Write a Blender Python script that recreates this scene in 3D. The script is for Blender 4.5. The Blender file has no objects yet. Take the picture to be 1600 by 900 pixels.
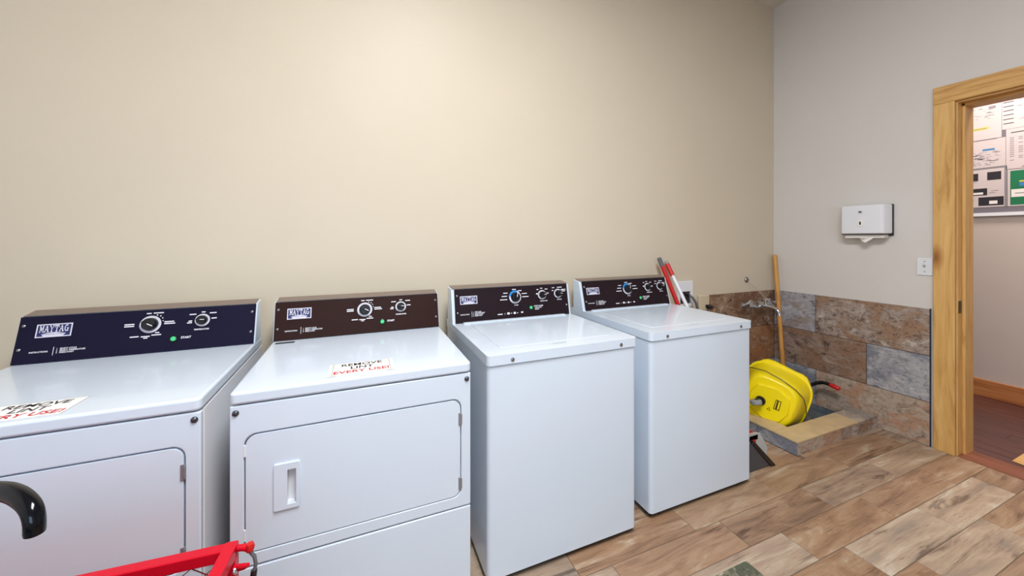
import bpy, bmesh, math, random
from mathutils import Matrix, Vector
random.seed(7)
scene = bpy.context.scene
C = scene.collection

# ------------------------------------------------------------------ camera, world, exposure
cam_data = bpy.data.cameras.new('camera')
cam = bpy.data.objects.new('camera', cam_data); C.objects.link(cam)
cam.location = (-3.156, -1.988, 1.247)
cam.rotation_euler = (math.pi / 2, 0, -0.391)
cam_data.sensor_width = 36.0
cam_data.lens = 36.0 * 575.6 / 1600.0
cam_data.shift_y = -(450.0 - 371.7) / 1600.0
cam_data.clip_start = 0.02
scene.camera = cam
world = bpy.data.worlds.new('world'); scene.world = world
world.use_nodes = True
world.node_tree.nodes['Background'].inputs[0].default_value = (0.75, 0.87, 1.0, 1)
world.node_tree.nodes['Background'].inputs[1].default_value = 1.0
vs = scene.view_settings
vs.view_transform = 'Standard'; vs.look = 'None'; vs.gamma = 1.0; vs.use_curve_mapping = False
vs.exposure = 0.0
LAMP_W = 101.0                       # ceiling panel above the machines' aisle
LAMP_COL = (0.97, 0.98, 1.0)
WINDOW_W = 21.0                      # daylight in the window behind the camera
WINDOW_COL = (0.50, 0.76, 1.0)
HALL_W = 44.0

# ------------------------------------------------------------------ helpers
def lin(c):
    return tuple(((v / 255.0) / 12.92 if v <= 10 else (((v / 255.0) + 0.055) / 1.055) ** 2.4) for v in c)

def new_mat(name):
    m = bpy.data.materials.new(name); m.use_nodes = True
    nt = m.node_tree
    return m, nt, nt.nodes['Principled BSDF'], nt.nodes, nt.links

def mat(name, rgb, rough=0.5, metal=0.0, coat=0.0, var=0.0, scale=8.0, bump=0.0, bscale=60.0, spec=0.5, emit=0.0):
    """plain paint / plastic / metal with a little procedural variation and fine relief"""
    m, nt, b, N, L = new_mat(name)
    c = lin(rgb)
    b.inputs['Roughness'].default_value = rough
    b.inputs['Metallic'].default_value = metal
    b.inputs['Coat Weight'].default_value = coat
    b.inputs['Specular IOR Level'].default_value = spec
    tc = N.new('ShaderNodeTexCoord')
    nz = N.new('ShaderNodeTexNoise'); nz.inputs['Scale'].default_value = scale; nz.inputs['Detail'].default_value = 4
    L.new(tc.outputs['Object'], nz.inputs['Vector'])
    rp = N.new('ShaderNodeValToRGB')
    rp.color_ramp.elements[0].position = 0.3; rp.color_ramp.elements[1].position = 0.7
    rp.color_ramp.elements[0].color = (c[0] * (1 - var), c[1] * (1 - var), c[2] * (1 - var), 1)
    rp.color_ramp.elements[1].color = (min(1, c[0] * (1 + var)), min(1, c[1] * (1 + var)), min(1, c[2] * (1 + var)), 1)
    L.new(nz.outputs['Fac'], rp.inputs['Fac'])
    L.new(rp.outputs['Color'], b.inputs['Base Color'])
    if emit:
        b.inputs['Emission Color'].default_value = (*c, 1); b.inputs['Emission Strength'].default_value = emit
    if bump:
        n2 = N.new('ShaderNodeTexNoise'); n2.inputs['Scale'].default_value = bscale; n2.inputs['Detail'].default_value = 3
        L.new(tc.outputs['Object'], n2.inputs['Vector'])
        bp = N.new('ShaderNodeBump'); bp.inputs['Strength'].default_value = bump; bp.inputs['Distance'].default_value = 0.002
        L.new(n2.outputs['Fac'], bp.inputs['Height']); L.new(bp.outputs['Normal'], b.inputs['Normal'])
    return m

def ramp(N, stops):
    r = N.new('ShaderNodeValToRGB')
    el = r.color_ramp.elements
    while len(el) < len(stops): el.new(0.5)
    for e, (p, c) in zip(el, stops):
        e.position = p; e.color = (*lin(c), 1)
    return r

def rand_coords(N, L, stretch):
    """object coordinates shifted by a per-object random amount, then stretched"""
    tc = N.new('ShaderNodeTexCoord'); oi = N.new('ShaderNodeObjectInfo')
    mul = N.new('ShaderNodeVectorMath'); mul.operation = 'SCALE'
    cmb = N.new('ShaderNodeCombineXYZ')
    m1 = N.new('ShaderNodeMath'); m1.operation = 'MULTIPLY'; m1.inputs[1].default_value = 37.0
    m2 = N.new('ShaderNodeMath'); m2.operation = 'MULTIPLY'; m2.inputs[1].default_value = 91.0
    m3 = N.new('ShaderNodeMath'); m3.operation = 'MULTIPLY'; m3.inputs[1].default_value = 53.0
    for m_, s in ((m1, 0), (m2, 1), (m3, 2)):
        L.new(oi.outputs['Random'], m_.inputs[0]); L.new(m_.outputs[0], cmb.inputs[s])
    add = N.new('ShaderNodeVectorMath'); add.operation = 'ADD'
    L.new(tc.outputs['Object'], add.inputs[0]); L.new(cmb.outputs[0], add.inputs[1])
    mp = N.new('ShaderNodeMapping'); mp.inputs['Scale'].default_value = stretch
    L.new(add.outputs[0], mp.inputs['Vector'])
    return mp.outputs['Vector'], oi

def noise(N, L, vec, scale, detail=6, rough=0.6, dist=0.0):
    n = N.new('ShaderNodeTexNoise'); n.inputs['Scale'].default_value = scale; n.inputs['Detail'].default_value = detail
    n.inputs['Roughness'].default_value = rough; n.inputs['Distortion'].default_value = dist
    L.new(vec, n.inputs['Vector']); return n

def mix(N, L, a, b, fac, mode='MIX'):
    m = N.new('ShaderNodeMix'); m.data_type = 'RGBA'; m.blend_type = mode
    if isinstance(fac, float): m.inputs[0].default_value = fac
    else: L.new(fac, m.inputs[0])
    for s, v in ((6, a), (7, b)):
        if isinstance(v, tuple): m.inputs[s].default_value = (*v, 1)
        else: L.new(v, m.inputs[s])
    return m.outputs[2]

def plank_material():
    m, nt, b, N, L = new_mat('wood_look_plank')
    vec, oi = rand_coords(N, L, (0.62, 3.4, 1.0))
    n1 = noise(N, L, vec, 4.0, 9, 0.64, 0.9)
    r1 = ramp(N, [(0.32, (92, 72, 60)), (0.42, (140, 110, 86)), (0.50, (164, 132, 104)), (0.58, (180, 154, 126)), (0.67, (210, 198, 180))])
    L.new(n1.outputs['Fac'], r1.inputs['Fac'])
    r2 = ramp(N, [(0.0, (162, 124, 92)), (0.2, (140, 110, 90)), (0.4, (176, 148, 116)), (0.6, (150, 114, 84)), (0.8, (196, 182, 164)), (1.0, (126, 106, 94))])
    L.new(oi.outputs['Random'], r2.inputs['Fac'])
    c = mix(N, L, r1.outputs['Color'], r2.outputs['Color'], 0.45)
    vec2, _ = rand_coords(N, L, (0.7, 6.0, 1.0))
    n2 = noise(N, L, vec2, 2.6, 7, 0.6, 1.3)
    r3 = ramp(N, [(0.34, (112, 94, 86)), (0.43, (255, 255, 255))])
    L.new(n2.outputs['Fac'], r3.inputs['Fac'])
    c = mix(N, L, c, r3.outputs['Color'], 0.65, 'MULTIPLY')
    vec3, _ = rand_coords(N, L, (0.8, 24.0, 1.0))
    n3 = noise(N, L, vec3, 7.0, 8, 0.7, 0.8)
    r4 = ramp(N, [(0.34, (160, 144, 132)), (0.48, (255, 255, 255))])
    L.new(n3.outputs['Fac'], r4.inputs['Fac'])
    c = mix(N, L, c, r4.outputs['Color'], 0.45, 'MULTIPLY')
    L.new(c, b.inputs['Base Color'])
    b.inputs['Roughness'].default_value = 0.48
    bp = N.new('ShaderNodeBump'); bp.inputs['Strength'].default_value = 0.25; bp.inputs['Distance'].default_value = 0.002
    L.new(n3.outputs['Fac'], bp.inputs['Height']); L.new(bp.outputs['Normal'], b.inputs['Normal'])
    return m

def slate_material(name, dark, mid, light, accent, scale=5.0, grain=0.5):
    m, nt, b, N, L = new_mat(name)
    vec, oi = rand_coords(N, L, (1.0, 1.0, 1.5))
    n1 = noise(N, L, vec, scale * 1.5, 10, 0.66, 1.4)
    r1 = ramp(N, [(0.36, dark), (0.46, mid), (0.54, mid), (0.62, light)])
    L.new(n1.outputs['Fac'], r1.inputs['Fac'])
    n2 = noise(N, L, vec, scale * 0.8, 6, 0.6, 0.5)
    n2.inputs['Vector'].default_value = (3, 1, 2)
    mp = N.new('ShaderNodeMapping'); mp.inputs['Location'].default_value = (4.3, 2.1, 7.7)
    L.new(vec, mp.inputs['Vector']); L.new(mp.outputs[0], n2.inputs['Vector'])
    r2 = ramp(N, [(0.48, (0, 0, 0)), (0.58, (255, 255, 255))])
    L.new(n2.outputs['Fac'], r2.inputs['Fac'])
    c = mix(N, L, r1.outputs['Color'], lin(accent), r2.outputs['Color'])
    n3 = noise(N, L, vec, scale * 6, 9, 0.78, 0.8)
    r3 = ramp(N, [(0.40, (88, 74, 70)), (0.50, (255, 255, 255))])
    L.new(n3.outputs['Fac'], r3.inputs['Fac'])
    c = mix(N, L, c, r3.outputs['Color'], grain, 'MULTIPLY')
    L.new(c, b.inputs['Base Color'])
    b.inputs['Roughness'].default_value = 0.55
    bp = N.new('ShaderNodeBump'); bp.inputs['Strength'].default_value = 0.3; bp.inputs['Distance'].default_value = 0.003
    L.new(n3.outputs['Fac'], bp.inputs['Height']); L.new(bp.outputs['Normal'], b.inputs['Normal'])
    return m

def timber_material(name, light, mid, dark, axis, knots=True, rough=0.45):
    """long grain along one axis with a few dark knots"""
    m, nt, b, N, L = new_mat(name)
    st = [9.0, 9.0, 9.0]; st['xyz'.index(axis)] = 0.9
    vec, oi = rand_coords(N, L, tuple(st))
    n1 = noise(N, L, vec, 2.2, 8, 0.6, 1.5)
    r1 = ramp(N, [(0.30, dark), (0.45, mid), (0.66, light)])
    L.new(n1.outputs['Fac'], r1.inputs['Fac'])
    c = r1.outputs['Color']
    if knots:
        st2 = [0.0, 5.0, 5.0]; st2['xyz'.index(axis)] = 2.2
        v2, _ = rand_coords(N, L, tuple(st2))
        vo = N.new('ShaderNodeTexVoronoi'); vo.inputs['Scale'].default_value = 1.3
        L.new(v2, vo.inputs['Vector'])
        r2 = ramp(N, [(0.03, tuple(int(k * 0.7) for k in dark)), (0.10, (196, 160, 120)), (0.26, (255, 255, 255))])
        L.new(vo.outputs['Distance'], r2.inputs['Fac'])
        c = mix(N, L, c, r2.outputs['Color'], 0.8, 'MULTIPLY')
    L.new(c, b.inputs['Base Color'])
    b.inputs['Roughness'].default_value = rough
    return m

def link(name, me, m, parent=None, mw=None, bevel=0.0, seg=2, smooth=True, angle=35):
    if smooth:
        me.shade_smooth() if hasattr(me, 'shade_smooth') else None
        me.set_sharp_from_angle(angle=math.radians(angle))
    o = bpy.data.objects.new(name, me); C.objects.link(o)
    if m is not None:
        me.materials.clear(); me.materials.append(m)
    if parent is not None: o.parent = parent
    if mw is not None: o.matrix_local = mw
    if bevel:
        md = o.modifiers.new('bevel', 'BEVEL'); md.width = bevel; md.segments = seg
        md.limit_method = 'ANGLE'; md.angle_limit = math.radians(40); md.harden_normals = True
    return o

def to_mesh(bm, name='m'):
    bmesh.ops.recalc_face_normals(bm, faces=bm.faces)
    me = bpy.data.meshes.new(name); bm.to_mesh(me); bm.free(); return me

def bm_box(bm, x0, x1, y0, y1, z0, z1):
    v = [bm.verts.new(p) for p in ((x0, y0, z0), (x1, y0, z0), (x1, y1, z0), (x0, y1, z0), (x0, y0, z1), (x1, y0, z1), (x1, y1, z1), (x0, y1, z1))]
    for f in ((0, 3, 2, 1), (4, 5, 6, 7), (0, 1, 5, 4), (1, 2, 6, 5), (2, 3, 7, 6), (3, 0, 4, 7)):
        bm.faces.new([v[i] for i in f])

def box(name, x0, x1, y0, y1, z0, z1, m, parent=None, bevel=0.0, seg=2, mw=None):
    bm = bmesh.new(); bm_box(bm, min(x0, x1), max(x0, x1), min(y0, y1), max(y0, y1), min(z0, z1), max(z0, z1))
    return link(name, to_mesh(bm, name), m, parent, mw, bevel, seg)

def boxes(name, lst, m, parent=None, bevel=0.0, seg=2, mw=None):
    bm = bmesh.new()
    for b in lst: bm_box(bm, *b)
    return link(name, to_mesh(bm, name), m, parent, mw, bevel, seg)

def bm_prism(bm, pts, c0, c1, fn):
    a = [bm.verts.new(fn(p[0], p[1], c0)) for p in pts]; b = [bm.verts.new(fn(p[0], p[1], c1)) for p in pts]
    bm.faces.new(a); bm.faces.new(b[::-1]); n = len(pts)
    for i in range(n): bm.faces.new((a[i], a[(i + 1) % n], b[(i + 1) % n], b[i]))

XY = lambda a, b, c: (a, b, c)
XZ = lambda a, b, c: (a, c, b)
YZ = lambda a, b, c: (c, a, b)

def prism(name, pts, c0, c1, fn, m, parent=None, bevel=0.0, seg=2, mw=None, angle=35):
    bm = bmesh.new(); bm_prism(bm, pts, c0, c1, fn)
    return link(name, to_mesh(bm, name), m, parent, mw, bevel, seg, True, angle)

def rrect(x0, x1, y0, y1, r, n=6, corners=(1, 1, 1, 1)):
    """corners: lower-left, lower-right, upper-right, upper-left"""
    out = []
    for (cx, cy, a0, on, px, py) in ((x0 + r, y0 + r, 180, corners[0], x0, y0), (x1 - r, y0 + r, 270, corners[1], x1, y0),
                                     (x1 - r, y1 - r, 0, corners[2], x1, y1), (x0 + r, y1 - r, 90, corners[3], x0, y1)):
        if on:
            for i in range(n + 1):
                a = math.radians(a0 + 90 * i / n); out.append((cx + r * math.cos(a), cy + r * math.sin(a)))
        else: out.append((px, py))
    return out

def holed_plate(name, outer, holes, c0, c1, fn, m, parent=None, bevel=0.0, seg=2, mw=None):
    bm = bmesh.new()
    for c in (c0, c1):
        ed = []
        for lp in [outer] + holes:
            v = [bm.verts.new(fn(p[0], p[1], c)) for p in lp]
            ed += [bm.edges.new((v[i], v[(i + 1) % len(v)])) for i in range(len(v))]
        bmesh.ops.triangle_fill(bm, use_beauty=True, use_dissolve=False, edges=ed)
    bm.verts.ensure_lookup_table()
    tot = sum(len(l) for l in [outer] + holes); k = 0
    for lp in [outer] + holes:
        n = len(lp)
        for i in range(n):
            a, b_ = k + i, k + (i + 1) % n
            bm.faces.new((bm.verts[a], bm.verts[b_], bm.verts[tot + b_], bm.verts[tot + a]))
        k += n
    return link(name, to_mesh(bm, name), m, parent, mw, bevel, seg)

def bm_tube(bm, pts, r, n=10, cap=True):
    pts = [Vector(p) for p in pts]
    rs = r if isinstance(r, (list, tuple)) else [r] * len(pts)
    rings = []; up = None
    for i, p in enumerate(pts):
        if i == 0: d = pts[1] - p
        elif i == len(pts) - 1: d = p - pts[-2]
        else: d = (pts[i + 1] - p).normalized() + (p - pts[i - 1]).normalized()
        d.normalize()
        if up is None:
            up = Vector((0, 0, 1)) if abs(d.z) < 0.9 else Vector((1, 0, 0))
        a = d.cross(up).normalized(); up = a.cross(d).normalized()
        rings.append([bm.verts.new(p + rs[i] * (math.cos(2 * math.pi * k / n) * a + math.sin(2 * math.pi * k / n) * up)) for k in range(n)])
    for i in range(len(rings) - 1):
        for k in range(n):
            bm.faces.new((rings[i][k], rings[i][(k + 1) % n], rings[i + 1][(k + 1) % n], rings[i + 1][k]))
    if cap: bm.faces.new(rings[0][::-1]); bm.faces.new(rings[-1])

def tube(name, pts, r, m, parent=None, n=10, cap=True, mw=None, bevel=0.0):
    bm = bmesh.new(); bm_tube(bm, pts, r, n, cap)
    return link(name, to_mesh(bm, name), m, parent, mw, bevel, 2, True, 50)

def arc(cx, cz, r, a0, a1, n=10):
    return [(cx + r * math.cos(math.radians(a0 + (a1 - a0) * i / n)), cz + r * math.sin(math.radians(a0 + (a1 - a0) * i / n))) for i in range(n + 1)]

def bm_lathe(bm, prof, n=24, mtx=None):
    rings = []
    for r, z in prof:
        if r < 1e-6: rings.append([bm.verts.new((0, 0, z))])
        else: rings.append([bm.verts.new((r * math.cos(2 * math.pi * k / n), r * math.sin(2 * math.pi * k / n), z)) for k in range(n)])
    for a, b in zip(rings[:-1], rings[1:]):
        for k in range(n):
            k2 = (k + 1) % n
            if len(a) == 1 and len(b) == 1: continue
            if len(a) == 1: bm.faces.new((a[0], b[k], b[k2]))
            elif len(b) == 1: bm.faces.new((a[k], a[k2], b[0]))
            else: bm.faces.new((a[k], a[k2], b[k2], b[k]))
    if mtx is not None: bmesh.ops.transform(bm, matrix=mtx, verts=bm.verts)

def lathe(name, prof, m, parent=None, n=24, mw=None, angle=40):
    bm = bmesh.new(); bm_lathe(bm, prof, n)
    return link(name, to_mesh(bm, name), m, parent, mw, 0, 2, True, angle)

def flat(name, polys, m, parent=None, mw=None, z=0.0004):
    """flat print: polygons lying a hair above a face, given in that face's own plane"""
    bm = bmesh.new()
    for p in polys:
        bm.faces.new([bm.verts.new((q[0], q[1], z)) for q in p])
    me = bpy.data.meshes.new(name); bm.to_mesh(me); bm.free()
    o = link(name, me, m, parent, mw, smooth=False)
    if len(polys) > 1: o['kind'] = 'stuff'
    return o

def rect(x0, x1, y0, y1): return [(x0, y0), (x1, y0), (x1, y1), (x0, y1)]

def text_mesh(body, size, bold=0.0, align='CENTER', xs=1.0):
    cu = bpy.data.curves.new('t', 'FONT'); cu.body = body; cu.size = size; cu.align_x = align; cu.align_y = 'CENTER'
    cu.offset = bold; cu.space_line = 0.95; cu.resolution_u = 3
    ob = bpy.data.objects.new('t', cu); C.objects.link(ob)
    dg = bpy.context.evaluated_depsgraph_get()
    me = bpy.data.meshes.new_from_object(ob.evaluated_get(dg))
    bpy.data.objects.remove(ob); bpy.data.curves.remove(cu)
    for v in me.vertices: v.co.x *= xs; v.co.z = 0.0005
    return me

def text(name, body, size, m, parent=None, mw=None, bold=0.0, align='CENTER', xs=1.0):
    return link(name, text_mesh(body, size, bold, align, xs), m, parent, mw, smooth=False)

def thing(name, label, cat, loc=(0, 0, 0), rotz=0.0, group=None):
    o = bpy.data.objects.new(name, None); C.objects.link(o); o.empty_display_size = 0.1
    o.location = loc; o.rotation_euler = (0, 0, rotz)
    return tag(o, label, cat, group)

def tag(o, label, cat, group=None):
    o['label'] = label; o['category'] = cat
    if group: o['group'] = group
    return o

def struct(o):
    o['kind'] = 'structure'; return o

def T(x, y, z): return Matrix.Translation((x, y, z))

# ------------------------------------------------------------------ materials
M = {}
M['tan'] = mat('tan_wall_paint', (209, 197, 177), 0.46, var=0.02, scale=1.5, bump=0.10, bscale=180, spec=0.24)
M['cool_lit'] = mat('cool_lit_wall_paint', (215, 211, 207), 0.5, var=0.02, scale=1.5, bump=0.10, bscale=180, spec=0.3)  # cool light on the door wall put into its paint colour
M['ceiling'] = mat('ceiling_paint', (215, 208, 196), 0.8, var=0.02, scale=2)
M['hallpaint'] = mat('hall_wall_paint', (196, 184, 176), 0.6, var=0.02, scale=2)
M['enamel'] = mat('white_enamel', (213, 225, 239), 0.22, var=0.008, scale=3, coat=0.3)
M['enamel_side'] = mat('pale_grey_enamel', (224, 226, 230), 0.3, var=0.01, scale=3)
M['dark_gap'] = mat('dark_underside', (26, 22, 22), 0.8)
M['panel_blue_refl'] = mat('black_panel_blue_reflection', (22, 19, 43), 0.45, var=0.05, spec=0.12)  # black panel with a navy reflection tint painted into its colour
M['panel_brown_refl'] = mat('black_panel_brown_reflection', (44, 23, 19), 0.45, var=0.05, spec=0.12)  # same black panel, a brown reflection painted in
M['panel_plum_refl'] = mat('black_panel_plum_reflection', (32, 20, 26), 0.42, var=0.05, spec=0.18)  # washer panels: black, plum reflection tint put into the colour
M['console_top'] = mat('console_taupe', (128, 114, 104), 0.5, var=0.03)
M['steel'] = mat('brushed_steel', (150, 150, 152), 0.3, 1.0)
M['dark_steel'] = mat('dark_steel', (92, 94, 100), 0.35, 0.9)
M['chrome'] = mat('chrome', (196, 199, 208), 0.14, 1.0)
M['rod'] = mat('dull_rod', (168, 156, 148), 0.5, 0.3)
M['hall_paper'] = mat('hall_paper', (208, 198, 198), 0.7)
M['hinge'] = mat('hinge_steel', (150, 150, 156), 0.4, 0.5)
M['print_white'] = mat('white_print', (225, 224, 232), 0.5)
M['ring'] = mat('dial_ring', (208, 206, 216), 0.4)
M['ring_blue'] = mat('blue_dial_arc', (40, 140, 215), 0.4)
M['knob'] = mat('black_knob', (16, 15, 20), 0.3)
M['green'] = mat('green_button', (70, 205, 130), 0.35)
M['navy'] = mat('navy_badge', (30, 34, 92), 0.4)
M['badge'] = mat('silver_badge', (214, 212, 226), 0.35)
M['paper'] = mat('white_paper', (240, 238, 236), 0.6)
M['ink'] = mat('black_ink', (38, 36, 44), 0.6)
M['ink_grey'] = mat('grey_ink', (140, 136, 142), 0.6)
M['ink_red'] = mat('red_ink', (196, 44, 58), 0.6)
M['print_grey'] = mat('grey_print', (160, 158, 156), 0.6)  # grey of the small printed line on the washer top
M['yellow'] = mat('yellow_plastic', (255, 228, 4), 0.32, var=0.02)
M['yellow_dk'] = mat('yellow_print_dark', (70, 52, 10), 0.5)
M['black_plastic'] = mat('black_plastic', (20, 19, 22), 0.35)
M['black_gloss'] = mat('gloss_black_metal', (3, 5, 12), 0.12, 0.0, spec=0.3)
M['wheel_grey'] = mat('grey_rubber', (150, 152, 155), 0.5)
M['red'] = mat('red_plastic', (200, 22, 26), 0.4)
M['red_paint'] = mat('red_powder_coat', (202, 6, 36), 0.38, var=0.03, spec=0.3)
M['red_dark'] = mat('dark_red_wire', (140, 18, 40), 0.45)
M['white_plastic'] = mat('white_plastic', (228, 230, 236), 0.35)
M['pale_plastic'] = mat('pale_grey_plastic', (190, 190, 188), 0.45, var=0.04)
M['grey_plastic'] = mat('charcoal_plastic', (70, 70, 76), 0.5, var=0.06)
M['hose'] = mat('grey_hose', (96, 98, 104), 0.4)
M['beige_plastic'] = mat('beige_plastic', (202, 188, 160), 0.5, var=0.03)
M['grout'] = mat('floor_grout', (118, 100, 84), 0.9, bump=0.2)
M['tile_grout'] = mat('wall_tile_grout', (78, 72, 72), 0.9, bump=0.2)
M['edge_metal'] = mat('dark_edge_strip', (52, 58, 76), 0.4, 0.5)
M['plank'] = plank_material()
M['s_grey'] = slate_material('slate_grey', (100, 92, 92), (164, 162, 168), (184, 184, 192), (150, 138, 132), 5.0, 0.35)
M['s_rust'] = slate_material('slate_rust', (98, 78, 70), (162, 146, 136), (192, 180, 170), (154, 124, 102), 6.0, 0.6)
M['s_brown'] = slate_material('slate_brown', (88, 72, 66), (152, 130, 116), (172, 156, 144), (142, 112, 92), 5.0, 0.5)
M['s_bluegrey'] = slate_material('slate_blue_grey', (98, 104, 118), (170, 170, 176), (192, 190, 192), (128, 132, 144), 5.0, 0.45)
M['s_sand'] = slate_material('slate_sand', (136, 114, 100), (176, 160, 144), (190, 174, 158), (180, 142, 118), 6.0, 0.45)
M['s_dark'] = slate_material('slate_dark_brown', (76, 52, 42), (148, 120, 98), (182, 162, 144), (124, 90, 68), 6.0, 0.6)
M['s_umber'] = slate_material('slate_umber', (92, 62, 48), (156, 122, 94), (176, 148, 124), (156, 108, 72), 5.0, 0.45)
M['s_basin'] = slate_material('slate_basin', (76, 78, 84), (118, 122, 124), (140, 140, 136), (92, 104, 112), 5.0, 0.4)
M['cap_tile'] = mat('tan_cap_tile', (208, 182, 142), 0.5, var=0.10, scale=14)
M['cap_grey'] = slate_material('slate_cap_grey', (126, 118, 116), (172, 158, 144), (196, 182, 162), (150, 140, 134), 9.0, 0.4)
M['pine'] = timber_material('knotty_pine_upright', (226, 184, 118), (214, 168, 100), (186, 138, 78), 'z')
M['pine_y'] = timber_material('knotty_pine_level', (222, 180, 116), (210, 162, 96), (180, 130, 74), 'y')
M['oak_handle'] = timber_material('honey_wood_pole', (212, 158, 84), (196, 138, 66), (160, 104, 48), 'z', False)
M['bb_wood'] = timber_material('orange_pine_baseboard', (196, 132, 80), (180, 114, 64), (146, 84, 44), 'y')
M['hall_board'] = timber_material('dark_red_brown_board', (104, 66, 60), (86, 52, 48), (62, 38, 36), 'y', False, 0.3)
M['threshold'] = timber_material('red_brown_threshold', (150, 92, 68), (136, 80, 58), (110, 62, 44), 'y', False)
M['felt'] = mat('grey_pinboard', (120, 116, 124), 0.9, bump=0.3)
M['mat_green'] = slate_material('pebble_mat', (58, 58, 50), (120, 116, 92), (196, 190, 172), (84, 88, 70), 16.0, 0.4)
M['lamp'] = mat('lamp_diffuser', (250, 250, 250), 0.6, emit=1.0)
M['glass_day'] = mat('bright_daylight_pane', (210, 232, 255), 0.3, emit=1.0)

# ------------------------------------------------------------------ the room
XL, YF, H, WT = -4.62, -4.40, 3.141, 0.15
floor = struct(boxes('floor', [(XL, -0.85, YF, 0.0, -0.10, -0.0025), (-0.85, 0.0, YF, -0.655, -0.10, -0.0025)], M['grout']))   # leaves the mop basin open
ceiling = struct(box('ceiling', XL - WT, WT, YF - WT, WT, H, H + 0.1, M['ceiling']))
wall_back = struct(box('wall_back', XL - WT, WT, 0.0, WT, -0.1, H, M['tan']))
wall_left = struct(box('wall_left', XL - WT, XL, YF, 0.0, -0.1, H, M['cool_lit']))
DY0, DY1, DZ = -1.007, -1.90, 2.030            # door opening in wall_right
wall_right = struct(boxes('wall_right', [(0, WT, DY0, 0, -0.1, H), (0, WT, DY1, DY0, DZ, H), (0, WT, YF, DY1, -0.1, H)], M['cool_lit']))
# wall behind the camera with a daylight window
WX0, WX1, WZ0, WZ1 = -4.2, -2.8, 0.9, 2.1
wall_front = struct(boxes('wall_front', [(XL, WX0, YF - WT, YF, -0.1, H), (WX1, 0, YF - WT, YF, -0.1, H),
                                         (WX0, WX1, YF - WT, YF, -0.1, WZ0), (WX0, WX1, YF - WT, YF, WZ1, H)], M['cool_lit']))
win = struct(thing('window_1', 'plain white window in the wall behind', 'window', ((WX0 + WX1) / 2, YF - 0.08, WZ0)))
del win['category']; del win['label']
hw = (WX1 - WX0) / 2; hh = WZ1 - WZ0
boxes('window_frame', [(-hw, hw, -0.02, 0.02, 0, 0.05), (-hw, hw, -0.02, 0.02, hh - 0.05, hh), (-hw, -hw + 0.05, -0.02, 0.02, 0.05, hh - 0.05),
                       (hw - 0.05, hw, -0.02, 0.02, 0.05, hh - 0.05), (-0.02, 0.02, -0.02, 0.02, 0.05, hh - 0.05)], M['white_plastic'], win)
for s in (-1, 1):
    box('window_pane', min(s * 0.02, s * (hw - 0.05)), max(s * 0.02, s * (hw - 0.05)), -0.004, 0.004, 0.05, hh - 0.05, M['glass_day'], win)
ld = bpy.data.lights.new('window_daylight', 'AREA'); ld.shape = 'RECTANGLE'; ld.size = 2 * hw - 0.1; ld.size_y = hh - 0.1
ld.energy = WINDOW_W; ld.color = WINDOW_COL
lo = bpy.data.objects.new('window_daylight', ld); C.objects.link(lo); lo.parent = win
lo.matrix_local = T(0, 0.03, hh / 2) @ Matrix.Rotation(math.radians(90), 4, 'X')

# ceiling panel lamp (its soft reflection shows on the wall above the dryers)
lamp = thing('ceiling_light', 'flat white ceiling panel lamp above the aisle', 'ceiling light', (-2.80, -2.05, H))
holed_plate('lamp_frame', rect(-0.32, 0.32, -0.74, 0.74), [rect(-0.29, 0.29, -0.71, 0.71)], -0.05, -0.0005, XY, M['white_plastic'], lamp)
box('lamp_diffuser', -0.29, 0.29, -0.71, 0.71, -0.035, -0.03, M['lamp'], lamp)
ld = bpy.data.lights.new('ceiling_light_glow', 'AREA'); ld.shape = 'RECTANGLE'; ld.size = 0.56; ld.size_y = 1.40
ld.energy = LAMP_W; ld.color = LAMP_COL
lo = bpy.data.objects.new('ceiling_light_glow', ld); C.objects.link(lo); lo.parent = lamp; lo.matrix_local = T(0, 0, -0.052)

# floor planks, six by twenty-four inches, staggered
PW, PL = 0.144, 0.573
starts = {0: -0.550, 1: -0.935, 2: -0.775, 3: -0.597}
g = 0.0015
def plank_mesh(l, w):
    bm = bmesh.new(); e = 0.0012
    b0 = [(0, 0), (l, 0), (l, w), (0, w)]; t0 = [(e, e), (l - e, e), (l - e, w - e), (e, w - e)]
    a = [bm.verts.new((x - l / 2, y - w / 2, -0.009)) for x, y in b0]
    b = [bm.verts.new((x - l / 2, y - w / 2, -0.001)) for x, y in b0]
    c = [bm.verts.new((x - l / 2, y - w / 2, 0)) for x, y in t0]
    for lo_, hi in ((a, b), (b, c)):
        for i in range(4): bm.faces.new((lo_[i], lo_[(i + 1) % 4], hi[(i + 1) % 4], hi[i]))
    bm.faces.new(c)
    return to_mesh(bm, 'plank')
full = plank_mesh(PL - 2 * g, PW - 2 * g)
y_top = -0.835 + PW * 6
row = -6
while y_top > YF:
    ya, yb = min(y_top, 0.0), max(y_top - PW, YF)
    if ya - yb > 0.02:
        k = row % 4 if row >= 0 else None
        x = starts[row] if row in starts else -0.575 + random.uniform(-0.28, 0.28)
        while x < 0: x += PL
        while x > XL:
            xa, xb = min(x, 0.0), max(x - PL, XL)
            if yb > -0.70 and xa > -0.85:              # the basin stands here
                if yb < -0.655 and xa > -0.60:
                    me = plank_mesh(xa - max(xb, -0.85) - 2 * g, -0.655 - yb - 2 * g)
                    link('plank', me, M['plank'], floor, T((xa + max(xb, -0.85)) / 2, (-0.655 + yb) / 2, 0), smooth=False)
                xa = -0.85
            if xa - xb > 0.03:
                if abs((xa - xb) - PL) < 1e-6 and abs((ya - yb) - PW) < 1e-6: me = full
                else: me = plank_mesh(xa - xb - 2 * g, ya - yb - 2 * g)
                o = link('plank', me, M['plank'], floor, T((xa + xb) / 2, (ya + yb) / 2, random.uniform(-0.0006, 0.0)), smooth=False)
            x -= PL
    y_top -= PW; row += 1

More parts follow.
